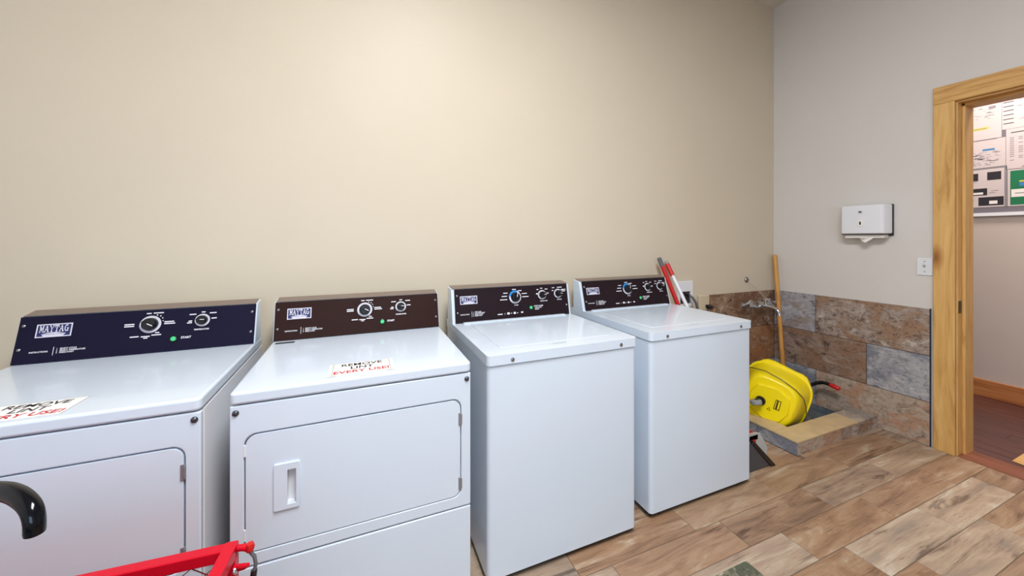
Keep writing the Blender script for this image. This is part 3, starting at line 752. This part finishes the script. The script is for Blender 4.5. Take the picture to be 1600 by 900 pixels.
# caps
box('cap_tile', *L3(CX0 - 0.002, -0.232, CY0 - 0.002, CY0 + CWD, CH, CH + 0.009), M['cap_tile'], ms, 0.0012, 1)
box('cap_tile', *L3(-0.229, -0.0105, CY0 - 0.002, CY0 + CWD, CH, CH + 0.009), M['cap_grey'], ms, 0.0012, 1)
box('cap_tile', *L3(CX0 - 0.002, CX0 + CWD, CY0 + CWD + 0.002, -0.30, CH, CH + 0.009), M['cap_tile'], ms, 0.0012, 1)
box('cap_tile', *L3(CX0 - 0.002, CX0 + CWD, -0.297, -0.0105, CH, CH + 0.009), M['cap_tile'], ms, 0.0012, 1)
# outside faces
box('face_tile', *L3(CX0 + 0.008, -0.42, CY0, CY0 + 0.008, 0.0, CH - 0.002), M['s_sand'], ms, 0.001, 1)
box('face_tile', *L3(-0.417, -0.0105, CY0, CY0 + 0.008, 0.0, CH - 0.002), M['s_rust'], ms, 0.001, 1)
box('face_tile', *L3(CX0, CX0 + 0.008, CY0 + 0.002, -0.36, 0.0, CH - 0.002), M['s_bluegrey'], ms, 0.001, 1)
box('face_tile', *L3(CX0, CX0 + 0.008, -0.357, -0.0105, 0.0, CH - 0.002), M['s_rust'], ms, 0.001, 1)
# inside faces
box('face_tile', *L3(CX0 + CWD, -0.0105, CY0 + CWD - 0.008, CY0 + CWD, BF, CH - 0.002), M['s_basin'], ms, 0.001, 1)
box('face_tile', *L3(CX0 + CWD - 0.008, CX0 + CWD, CY0 + CWD, -0.0105, BF, CH - 0.002), M['s_basin'], ms, 0.001, 1)
lathe('drain', [(0.0, 0.001), (0.03, 0.001), (0.042, 0.003), (0.048, 0.0)], M['steel'], ms, 20, T(-0.25 + OX, -0.12 + OY, BF))
# grout / skirting under the wall tiles down to the basin floor
box('basin_skirting', -0.010, -0.0002, CY0 + CWD, -0.0002, BF, -0.0005, M['s_basin'], wall_right)
box('basin_skirting', CX0 + CWD, -0.010, -0.010, -0.0002, BF, -0.0005, M['s_basin'], wall_back)

# ------------------------------------------------------------------ yellow mop bucket lying on its side in the sink
def super_ring(rx, ry, n=40, e=3.4, f=None):
    out = []
    for k in range(n):
        t = 2 * math.pi * k / n; c, s = math.cos(t), math.sin(t)
        r = 1.0 if f is None else f(t)
        out.append((r * rx * math.copysign(abs(c) ** (2 / e), c), r * ry * math.copysign(abs(s) ** (2 / e), s)))
    return out
ax = Vector((0.86, 0.42, -0.12)).normalized()                 # from the base towards the rim
rt = Vector((0.42, -0.86, 0.0)).normalized()
upv = rt.cross(ax).normalized()
rt = (upv.cross(ax) * -1).normalized()
roll = math.radians(-17)
e1 = rt * math.cos(roll) + upv * math.sin(roll); e2 = upv * math.cos(roll) - rt * math.sin(roll)
BD = 0.27
rim_c = Vector((-0.470, -0.300, 0.158))
base_c = rim_c - ax * BD
bk = thing('mop_bucket', 'yellow plastic mop bucket on casters lying on its side in the mop sink', 'bucket', (rim_c.x, rim_c.y, BF))
R4 = Matrix((( e1.x, e2.x, ax.x, base_c.x - rim_c.x), (e1.y, e2.y, ax.y, base_c.y - rim_c.y), (e1.z, e2.z, ax.z, base_c.z - BF), (0, 0, 0, 1)))
if R4.to_3x3().determinant() < 0:
    e1 = -e1
    R4 = Matrix((( e1.x, e2.x, ax.x, base_c.x - rim_c.x), (e1.y, e2.y, ax.y, base_c.y - rim_c.y), (e1.z, e2.z, ax.z, base_c.z - BF), (0, 0, 0, 1)))
SX = 1.0 if e1.dot(Vector((0.925, -0.381, 0))) > 0 else -1.0   # +1 when local x runs to the right as seen from the base
def bumps(t):
    a = (math.degrees(t)) % 360
    return 1.0 + 0.09 * (max(0, math.cos(math.radians((a - 78) * 4))) if 56 < a < 100 else 0) + 0.08 * (max(0, math.cos(math.radians((a - 112) * 5))) if 94 < a < 130 else 0)
prof = [(0.0, 0.118, 0.125, None), (0.0, 0.128, 0.135, None), (0.012, 0.138, 0.146, None), (0.10, 0.158, 0.166, None), (0.225, 0.183, 0.185, None), (0.240, 0.186, 0.188, None), (0.243, 0.195, 0.196, bumps), (0.262, 0.198, 0.199, bumps),
        (BD, 0.194, 0.195, bumps), (BD, 0.178, 0.180, None), (0.10, 0.152, 0.160, None), (0.016, 0.130, 0.138, None)]
bm = bmesh.new(); rings = []
for z, rx, ry, f in prof: rings.append([bm.verts.new((p[0], p[1], z)) for p in super_ring(rx, ry, 40, 3.2, f)])
for a, b in zip(rings[:-1], rings[1:]):
    for k in range(40): bm.faces.new((a[k], a[(k + 1) % 40], b[(k + 1) % 40], b[k]))
bm.faces.new(rings[0][::-1]); bm.faces.new(rings[-1])
body = link('bucket_body', to_mesh(bm), M['yellow'], bk, R4, 0, 2, True, 50)
hexa = [(-0.112, -0.02), (-0.085, -0.095), (0.0, -0.118), (0.090, -0.085), (0.108, 0.0), (0.085, 0.075), (-0.02, 0.10), (-0.095, 0.07)]
prism('base_plate', hexa, -0.014, 0.004, XY, M['yellow'], bk, 0.006, 3, R4)
for cx, cy in ((-0.040, -0.018),):
    cs = R4 @ T(cx * SX, cy, -0.014) @ Matrix.Rotation(math.radians(-30 if SX < 0 else 210), 4, 'Z') @ Matrix.Scale(1.45, 4)
    ck = lathe('caster', [(0.0, -0.012), (0.018, -0.012), (0.020, -0.006), (0.020, 0.0)], M['black_plastic'], bk, 16, cs)
    prism('caster_fork', [(-0.010, 0.0), (0.010, 0.0), (0.018, -0.030), (0.004, -0.036)], -0.013, 0.013, XZ, M['black_plastic'], ck, 0.002, 1, T(0, 0, -0.008))
    lathe('caster_wheel', [(0.0, -0.010), (0.020, -0.010), (0.0235, -0.006), (0.0235, 0.006), (0.020, 0.010), (0.0, 0.010)], M['wheel_grey'], ck, 18, T(0.012, 0, -0.040) @ Matrix.Rotation(math.radians(90), 4, 'X'))
# product label and warning mark printed on the base
def bp_(pts): return [(p[0] * SX, p[1]) for p in pts]
flat('sticker', [bp_([(0.034, -0.030), (0.066, -0.026), (0.060, 0.036), (0.030, 0.034)])], M['yellow_dk'], bk, R4, -0.0145)
flat('sticker', [bp_([(0.038, -0.024), (0.043, -0.0235), (0.038, 0.029), (0.034, 0.029)]), bp_([(0.052, -0.022), (0.061, -0.021), (0.056, 0.031), (0.047, 0.030)])], M['yellow'], bk, R4, -0.0148)
flat('warning_mark', [bp_([(0.004, -0.052), (0.026, -0.052), (0.015, -0.031)])], M['yellow_dk'], bk, R4, -0.0145)
flat('warning_mark', [bp_([(0.009, -0.0495), (0.021, -0.0495), (0.015, -0.037)])], M['yellow'], bk, R4, -0.0148)
# wire bail folded over the body
bail = [(0.192, -0.02, 0.232), (0.176, 0.045, 0.13), (0.150, 0.100, 0.06), (0.10, 0.140, 0.005), (0.02, 0.160, 0.01), (-0.08, 0.164, 0.03), (-0.165, 0.13, 0.10), (-0.19, 0.05, 0.20)]
tube('bail_wire', [(p[0] * SX, p[1], p[2]) for p in bail], 0.0028, M['dark_steel'], bk, 8, True, R4)
lo3 = lambda p: (p[0] - rim_c.x, p[1] - rim_c.y, p[2] - BF)
hp = tube('wringer_lever', [lo3(p) for p in ((-0.40, -0.22, 0.10), (-0.24, -0.25, 0.145), (-0.12, -0.310, 0.155), (-0.105, -0.365, 0.198), (-0.10, -0.400, 0.214), (-0.10, -0.425, 0.216), (-0.10, -0.452, 0.213))], 0.0125, M['black_plastic'], bk, 12)
tube('grip', [lo3(p) for p in ((-0.10, -0.446, 0.2145), (-0.10, -0.470, 0.211), (-0.10, -0.498, 0.205), (-0.10, -0.503, 0.203))], [0.0145, 0.0150, 0.0145, 0.008], M['red'], hp, 12)

# wooden pole in the corner
pole = tube('mop_pole', [(-0.036, -0.030, 1.109), (-0.037, -0.032, 1.095), (-0.078, -0.098, 0.55), (-0.118, -0.166, -0.035)], [0.012, 0.0165, 0.0165, 0.0165], M['oak_handle'], None, 14)
tag(pole, 'bare honey-coloured wooden pole leaning upright in the tiled corner', 'pole')

# chrome service faucet over the sink
fc = thing('service_faucet', 'chrome wall faucet with lever handles above the mop sink', 'faucet', (-0.28, 0.0, 0.72))
tube('faucet_body', [(-0.125, -0.066, 0), (-0.10, -0.068, 0.0), (-0.04, -0.072, -0.008), (0.0, -0.074, -0.002), (0.04, -0.072, -0.008), (0.10, -0.068, 0.0), (0.125, -0.066, 0)], [0.018, 0.021, 0.017, 0.021, 0.017, 0.021, 0.018], M['chrome'], fc, 16)
for s in (-1, 1):
    tube('wall_union', [(s * 0.10, -0.068, 0), (s * 0.10, -0.030, 0), (s * 0.10, -0.010, 0)], [0.016, 0.016, 0.026], M['chrome'], fc, 16)
    tube('valve', [(s * 0.105, -0.068, 0.014), (s * 0.105, -0.068, 0.034), (s * 0.105, -0.068, 0.036), (s * 0.105, -0.068, 0.050)], [0.017, 0.017, 0.020, 0.012], M['chrome'], fc, 14)
    q_ = 1.0 if s < 0 else 0.55
    tube('lever_handle', [(s * 0.105, -0.068, 0.040), (s * (0.105 + 0.045 * q_), -0.072, 0.022), (s * (0.105 + 0.100 * q_), -0.076, 0.014), (s * (0.105 + 0.118 * q_), -0.076, 0.014)], [0.010, 0.010, 0.012, 0.015], M['chrome'], fc, 12)
tube('spout', [(0, -0.060, 0), (0, -0.11, 0.004), (0, -0.165, 0.002), (0, -0.195, -0.006), (0, -0.212, -0.022), (0, -0.215, -0.048)], [0.021, 0.019, 0.014, 0.013, 0.014, 0.0155], M['chrome'], fc, 16)
tube('vacuum_breaker', [(0, -0.112, 0.004), (0, -0.112, 0.026), (0, -0.112, 0.034), (0, -0.112, 0.054), (0, -0.112, 0.062)], [0.014, 0.014, 0.021, 0.020, 0.009], M['chrome'], fc, 16)
tube('brace_rod', [(-0.052, -0.006, 0.196), (0.0, -0.190, 0.006)], 0.0022, M['rod'], fc, 8)
lathe('brace_flange', [(0.0, 0.014), (0.012, 0.013), (0.021, 0.005), (0.022, 0.0)], M['steel'], fc, 16, T(-0.052, -0.0005, 0.196) @ Matrix.Rotation(math.radians(90), 4, 'X'))

# washer supply box and beige outlet on the machine wall
ob = thing('washer_supply_box', 'white plumbing box on the wall behind the last washing machine', 'supply box', (-0.99, 0.0, 0.75))
holed_plate('box_frame', rect(-0.072, 0.070, 0.0, 0.185), [rect(-0.050, 0.048, 0.022, 0.110)], -0.014, -0.0003, XZ, M['white_plastic'], ob, 0.002, 2)
box('box_recess', -0.050, 0.048, -0.004, -0.0005, 0.022, 0.110, M['dark_steel'], ob)
tube('valve', [(-0.030, -0.004, 0.075), (-0.030, -0.034, 0.075), (-0.030, -0.040, 0.070)], [0.013, 0.013, 0.016], M['black_plastic'], ob, 12)
tube('valve', [(0.012, -0.004, 0.085), (0.012, -0.030, 0.085), (0.012, -0.036, 0.080)], [0.011, 0.011, 0.013], M['black_plastic'], ob, 12)
tube('supply_hose', [(0.012, -0.036, 0.085), (0.022, -0.055, 0.070), (0.045, -0.065, 0.030), (0.060, -0.065, -0.03), (0.052, -0.062, -0.16), (0.020, -0.060, -0.40), (-0.06, -0.055, -0.60)], 0.0095, M['hose'], ob, 12)
oo = thing('wall_outlet', 'beige box with a black plug on the wall left of the tiles', 'outlet', (-0.815, 0.0, 0.715))
box('outlet_box', -0.050, 0.048, -0.028, -0.0005, 0.0, 0.112, M['beige_plastic'], oo, 0.008, 3)
boxes('plug', [(0.010, 0.054, -0.052, -0.028, 0.010, 0.034), (0.002, 0.030, -0.045, -0.028, 0.022, 0.042)], M['black_plastic'], oo, 0.004, 2)

# broom and dustpan standing in the gap beside the last washing machine
br = thing('broom', 'red broom pole with a dark grip leaning behind the last washing machine', 'broom', (-1.045, -0.345, 0))
b0, b1 = Vector((-1.283, -0.058, 1.113)), Vector((-1.045, -0.345, 0.14))
dd = (b1 - b0).normalized()
loB = lambda p: (p.x + 1.045, p.y + 0.345, p.z)
tube('pole', [loB(b0 + dd * 0.055), loB(b1)], 0.0135, M['red'], br, 14)
tube('grip', [loB(b0), loB(b0 + dd * 0.004), loB(b0 + dd * 0.060)], [0.009, 0.0145, 0.0145], M['hose'], br, 14)
box('broom_head', -0.022, 0.022, -0.10, 0.10, 0.11, 0.155, M['black_plastic'], br, 0.008, 2)
prism('bristles', [(-0.095, 0.115), (0.095, 0.115), (0.12, 0.0), (-0.10, 0.0)], -0.018, 0.018, YZ, M['grey_plastic'], br)
dp = thing('dustpan', 'grey upright dustpan with black lip and red and white pole beside the washing machine', 'dustpan', (-1.13, -0.62, 0))
loD = lambda x, y, z: (x + 1.13, y + 0.62, z)
def dpoly(name, pts, y0, y1, m, bev=0.002): return prism(name, [(p[0] + 1.13, p[1]) for p in pts], y0 + 0.62, y1 + 0.62, XZ, M[m], dp, bev, 2)
dpoly('side_cheek', [(-1.275, 0.004), (-1.075, 0.004), (-1.225, 0.150), (-1.275, 0.165)], -0.664, -0.658, 'grey_plastic')
dpoly('rubber_lip', [(-1.082, 0.0), (-1.050, 0.0), (-1.052, 0.006), (-1.225, 0.170), (-1.236, 0.156)], -0.672, -0.654, 'black_plastic')
dpoly('hood', [(-1.275, 0.004), (-1.020, 0.004), (-1.013, 0.055), (-1.075, 0.150), (-1.115, 0.162), (-1.275, 0.165)], -0.606, -0.598, 'pale_plastic', 0.004)
box('pan_floor', *[a + b for a, b in zip((-1.275, -1.060), (1.13, 1.13))], -0.657 + 0.62, -0.607 + 0.62, 0.0005, 0.006, M['grey_plastic'], dp)
d0, d1 = Vector((-1.185, -0.022, 1.085)), Vector((-1.131, -0.560, 0.135))
dd = (d1 - d0).normalized()
q = lambda p: loD(p.x, p.y, p.z)
tube('pole', [q(d0 + dd * 0.10), q(d1)], 0.0120, M['white_plastic'], dp, 14)
tube('red_sleeve', [q(d0 + dd * 0.022), q(d0 + dd * 0.112)], 0.0145, M['red'], dp, 14)
tube('hang_cap', [q(d0), q(d0 + dd * 0.006), q(d0 + dd * 0.026)], [0.007, 0.0115, 0.0125], M['wheel_grey'], dp, 14)
boxes('hinge_yoke', [(-0.045, 0.035, 0.014, 0.075, 0.118, 0.150), (-0.020, 0.012, 0.010, 0.016, 0.070, 0.125)], M['red'], dp, 0.004, 2)

# ------------------------------------------------------------------ things on the door wall
pd = thing('paper_towel_dispenser', 'white paper towel dispenser with dark back plate on the door wall', 'towel dispenser', (0, -0.612, 1.262))
prism('cover', [(0.108, -0.012), (0.112, -0.075), (0.102, -0.100), (-0.098, -0.104), (-0.116, -0.096), (-0.126, -0.075), (-0.128, -0.012)], 0.012, 0.200, lambda a, b, c: (b, a, c), M['white_plastic'], pd, 0.008, 4)
box('back_plate', -0.013, -0.0005, -0.131, 0.114, 0.0, 0.202, M['black_plastic'], pd, 0.004, 2)
prism('bottom_tray', [(0.104, -0.012), (0.106, -0.085), (-0.110, -0.088), (-0.122, -0.070), (-0.124, -0.012)], 0.006, 0.014, lambda a, b, c: (b, a, c), M['black_plastic'], pd, 0.002, 1)
box('paper_stack', -0.070, -0.014, -0.108, 0.095, -0.016, 0.007, M['paper'], pd, 0.002, 1)
bm = bmesh.new()
vv = [bm.verts.new(p) for p in ((-0.062, 0.030, 0.008), (-0.066, -0.060, 0.008), (-0.070, -0.052, -0.020), (-0.074, -0.018, -0.046), (-0.070, 0.004, -0.036))]
bm.faces.new(vv); bmesh.ops.solidify(bm, geom=bm.faces[:], thickness=0.0015)
tw = link('paper_towel', to_mesh(bm), M['paper'], pd, None, 0, 1, False)
PDF = lambda a, b, n: Matrix.Translation((-0.104 - n, a, b)) @ Matrix(((0, 0, -1, 0), (-1, 0, 0, 0), (0, 1, 0, 0), (0, 0, 0, 1)))
lk = prism('lock_window', rrect(-0.016, 0.016, -0.024, 0.024, 0.015, 6), 0, 0.0022, XY, M['paper'], pd, 0.0008, 1, PDF(-0.003, 0.082, -0.0012))
prism('key_slot', rrect(-0.0045, 0.0045, -0.011, 0.011, 0.0044, 5), 0.0022, 0.0026, XY, M['ink'], lk)
flat('emblem', [[(-0.011, 0.004), (-0.003, -0.005), (0.003, -0.005), (0.011, 0.004), (0.004, 0.003), (0.0, 0.005), (-0.004, 0.003)]], M['ink'], pd, PDF(-0.003, 0.157, 0.0), 0.0004)
flat('emblem', [rect(-0.014, 0.014, -0.0085, -0.0065)], M['ink_grey'], pd, PDF(-0.003, 0.157, 0.0), 0.0004)
sw = thing('light_switch', 'white wall switch plate beside the wooden door casing', 'light switch', (0, -0.881, 1.021))
box('plate', -0.006, -0.0005, -0.034, 0.034, 0.0, 0.104, M['white_plastic'], sw, 0.002, 2)
prism('toggle', [(-0.006, 0.046), (-0.016, 0.062), (-0.012, 0.066), (-0.006, 0.060)], -0.005, 0.005, lambda a, b, c: (a, c, b), M['pale_plastic'], sw, 0.001, 1)
for z in (0.022, 0.084): lathe('screw', [(0, 0.0015), (0.003, 0.001), (0.0034, 0.0)], M['steel'], sw, 10, T(-0.006, 0, z) @ Matrix.Rotation(math.radians(-90), 4, 'Y'))

# ------------------------------------------------------------------ foreground: red mesh wagon, sink counter with black faucet, floor mat
wg = thing('mesh_wagon', 'red steel mesh wagon with a corner latch in front of the dryers', 'wagon', (-3.811, -1.127, 0), math.radians(-4.5))
wx, wy, rz, bz = 0.385, 0.140, 0.580, 0.300
t = 0.0125
for y in (-wy, wy):
    rail = box('top_rail', -wx - t, wx + t, y - t, y + t, rz - 2 * t, rz, M['red_paint'], wg, 0.003, 2)
for s in (-1, 1):
    prism('end_rail', [(s * wx - t, -wy), (s * wx + t, -wy), (s * wx + t, wy + 0.012), (s * wx - t, wy + 0.012)], rz - 2 * t - 0.002, rz + 0.002, XY, M['red_paint'], wg, 0.003, 2)
for x in (-wx, wx):
    for y in (-wy, wy):
        box('corner_post', x - t, x + t, y - t, y + t, bz, rz - 2 * t, M['red_paint'], wg, 0.003, 2)
def mesh_panel(u0, u1, v0, v1, fn):
    bm = bmesh.new(); step = 0.052; n = int((u1 - u0) / step) + 8; hgt = v1 - v0
    for k in range(-8, n + 1):
        for sgn in (1, -1):
            ua = u0 + k * step; pts = []
            a, b = (ua, ua + hgt * 1.35) if sgn > 0 else (ua + hgt * 1.35, ua)
            # clip the slanted wire to the panel
            t0, t1 = 0.0, 1.0
            for lo_, hi in ((u0, u1),):
                d_ = b - a
                ta, tb = (lo_ - a) / d_, (hi - a) / d_
                t0, t1 = max(t0, min(ta, tb)), min(t1, max(ta, tb))
            if t1 - t0 > 0.02:
                p, q_ = (a + (b - a) * t0, v0 + hgt * t0), (a + (b - a) * t1, v0 + hgt * t1)
                bm_tube(bm, [fn(*p), fn(*q_)], 0.0011, 5, False)
    o = link('wire_mesh', to_mesh(bm), M['red_dark'], wg); o['kind'] = 'stuff'
for y in (-wy, wy): mesh_panel(-wx, wx, bz, rz - t, lambda a, b, y=y: (a, y, b))
for x in (-wx, wx): mesh_panel(-wy, wy, bz, rz - t, lambda a, b, x=x: (x, a, b))
box('bed', -wx - t, wx + t, -wy - t, wy + t, bz - 0.03, bz, M['red_paint'], wg, 0.004, 2)
for x in (-0.27, 0.27):
    box('axle', x - 0.012, x + 0.012, -wy - 0.01, wy + 0.01, 0.12, bz - 0.03, M['black_plastic'], wg, 0.002, 1)
    for s in (-1, 1):
        wl = lathe('wheel', [(0.06, -0.028), (0.115, -0.028), (0.130, -0.018), (0.130, 0.018), (0.115, 0.028), (0.06, 0.028)], M['black_plastic'], wg, 28, T(x, s * (wy - 0.02), 0.130) @ Matrix.Rotation(math.radians(90), 4, 'X'))
        lathe('hub', [(0.0, -0.030), (0.03, -0.030), (0.062, -0.016), (0.062, 0.016), (0.03, 0.030), (0.0, 0.030)], M['red_paint'], wl, 20)
# latch at the right far corner
lx, ly = wx + t, wy - 0.004
tube('latch_bar', [(lx - 0.03, ly + 0.010, rz - 0.010), (lx + 0.012, ly + 0.006, rz - 0.011), (lx + 0.020, ly + 0.004, rz - 0.013)], 0.007, M['red_paint'], wg, 10)
lathe('latch_knob', [(0.0, -0.010), (0.007, -0.008), (0.0095, 0.0), (0.007, 0.008), (0.0, 0.010)], M['red'], wg, 14, T(lx + 0.024, ly + 0.004, rz - 0.012))
tube('latch_eye', [(lx + 0.0, ly - 0.012, rz - 0.036), (lx + 0.018, ly - 0.016, rz - 0.034), (lx + 0.024, ly - 0.010, rz - 0.040), (lx + 0.016, ly - 0.004, rz - 0.048), (lx, ly - 0.006, rz - 0.048)], 0.0045, M['red_paint'], wg, 8)
lathe('bolt', [(0.0, 0.008), (0.006, 0.007), (0.008, 0.004), (0.008, 0.0)], M['chrome'], wg, 12, T(lx, ly - 0.014, rz - 0.042) @ Matrix.Rotation(math.radians(90), 4, 'Y'))
tube('latch_cable', [(lx + 0.022, ly + 0.004, rz - 0.018), (lx + 0.033, ly + 0.003, rz - 0.034), (lx + 0.036, ly + 0.002, rz - 0.052), (lx + 0.032, ly + 0.002, rz - 0.066)], 0.0038, M['hose'], wg, 8)
tube('cable_tip', [(lx + 0.0325, ly + 0.002, rz - 0.063), (lx + 0.030, ly + 0.001, rz - 0.088)], 0.0062, M['black_plastic'], wg, 10)

cb = thing('sink_cabinet', 'white sink cabinet in the near left foreground', 'cabinet', (-3.9025, -1.69, 0))
box('cabinet_body', -0.48, 0.48, -0.26, 0.30, 0.0, 0.735, M['cool_lit'], cb, 0.002, 1)
for s in (-1, 1):
    dr_ = box('door', min(s * 0.01, s * 0.47), max(s * 0.01, s * 0.47), -0.279, -0.261, 0.08, 0.70, M['white_plastic'], cb, 0.003, 2)
    tube('handle', [(s * 0.05, -0.279, 0.60), (s * 0.05, -0.298, 0.60), (s * 0.05, -0.298, 0.50), (s * 0.05, -0.279, 0.50)], 0.004, M['steel'], dr_, 8)
ct = thing('sink_counter', 'grey counter top with steel basin under the black faucet', 'counter', (-3.9025, -1.69, 0.735))
holed_plate('counter_top', rrect(-0.4975, 0.4975, -0.28, 0.345, 0.01, 3), [rrect(0.08, 0.472, -0.20, 0.255, 0.04, 5)], 0.0005, 0.028, XY, M['s_basin'], ct, 0.003, 2)
holed_plate('basin_rim', rrect(0.07, 0.482, -0.21, 0.265, 0.05, 5), [rrect(0.09, 0.462, -0.19, 0.245, 0.04, 5)], 0.028, 0.031, XY, M['steel'], ct, 0.001, 1)
holed_plate('basin_wall', rrect(0.082, 0.470, -0.198, 0.253, 0.04, 5), [rrect(0.09, 0.462, -0.19, 0.245, 0.036, 5)], 0.004, 0.028, XY, M['steel'], ct)
prism('basin_floor', rrect(0.082, 0.470, -0.198, 0.253, 0.04, 5), 0.001, 0.004, XY, M['steel'], ct)
FP = [(-3.4583, -1.4632, 0.9505), (-3.4583, -1.4632, 0.962), (-3.4624, -1.4593, 0.9721), (-3.4717, -1.4512, 0.9783), (-3.4872, -1.4383, 0.9813), (-3.5061, -1.424, 0.9805), (-3.526, -1.4115, 0.9764), (-3.5422, -1.4016, 0.9647), (-3.5492, -1.3987, 0.9497), (-3.5492, -1.3987, 0.8), (-3.5492, -1.3987, 0.763)]
fa = thing('black_faucet', 'glossy black gooseneck faucet spout in the left foreground', 'faucet', (FP[-1][0], FP[-1][1], 0.7635))
def spline(pts, n=5):
    v = [Vector(p) for p in pts]; out = []
    for i in range(len(v) - 1):
        p0, p1, p2, p3 = v[max(i - 1, 0)], v[i], v[i + 1], v[min(i + 2, len(v) - 1)]
        for k in range(n):
            u = k / n
            out.append(0.5 * (2 * p1 + (p2 - p0) * u + (2 * p0 - 5 * p1 + 4 * p2 - p3) * u * u + (3 * p1 - p0 - 3 * p2 + p3) * u ** 3))
    return out + [v[-1]]
sp = [p - Vector(fa.location) for p in spline(FP)]
tube('spout', sp, [0.0074 + 0.0014 * min(1, i / 22) for i in range(len(sp))], M['black_gloss'], fa, 24, True)
tube('aerator', [sp[0] + Vector((0, 0, 0.012)), sp[0] + Vector((0, 0, 0.002)), sp[0] - Vector((0, 0, 0.0008))], [0.0077, 0.0077, 0.0062], M['black_gloss'], fa, 24)
lathe('base_flange', [(0.0, 0.03), (0.016, 0.03), (0.022, 0.012), (0.026, 0.004), (0.026, 0.0)], M['black_gloss'], fa, 24)

fm = prism('floor_mat', rrect(-0.34, 0.34, -0.22, 0.22, 0.012, 3), 0.0, 0.006, XY, M['mat_green'], None, 0.002, 1)
fm.location = (-2.123, -1.240, 0.0004)
tag(fm, 'pebble-patterned green-grey floor mat, one corner at the bottom edge', 'mat')
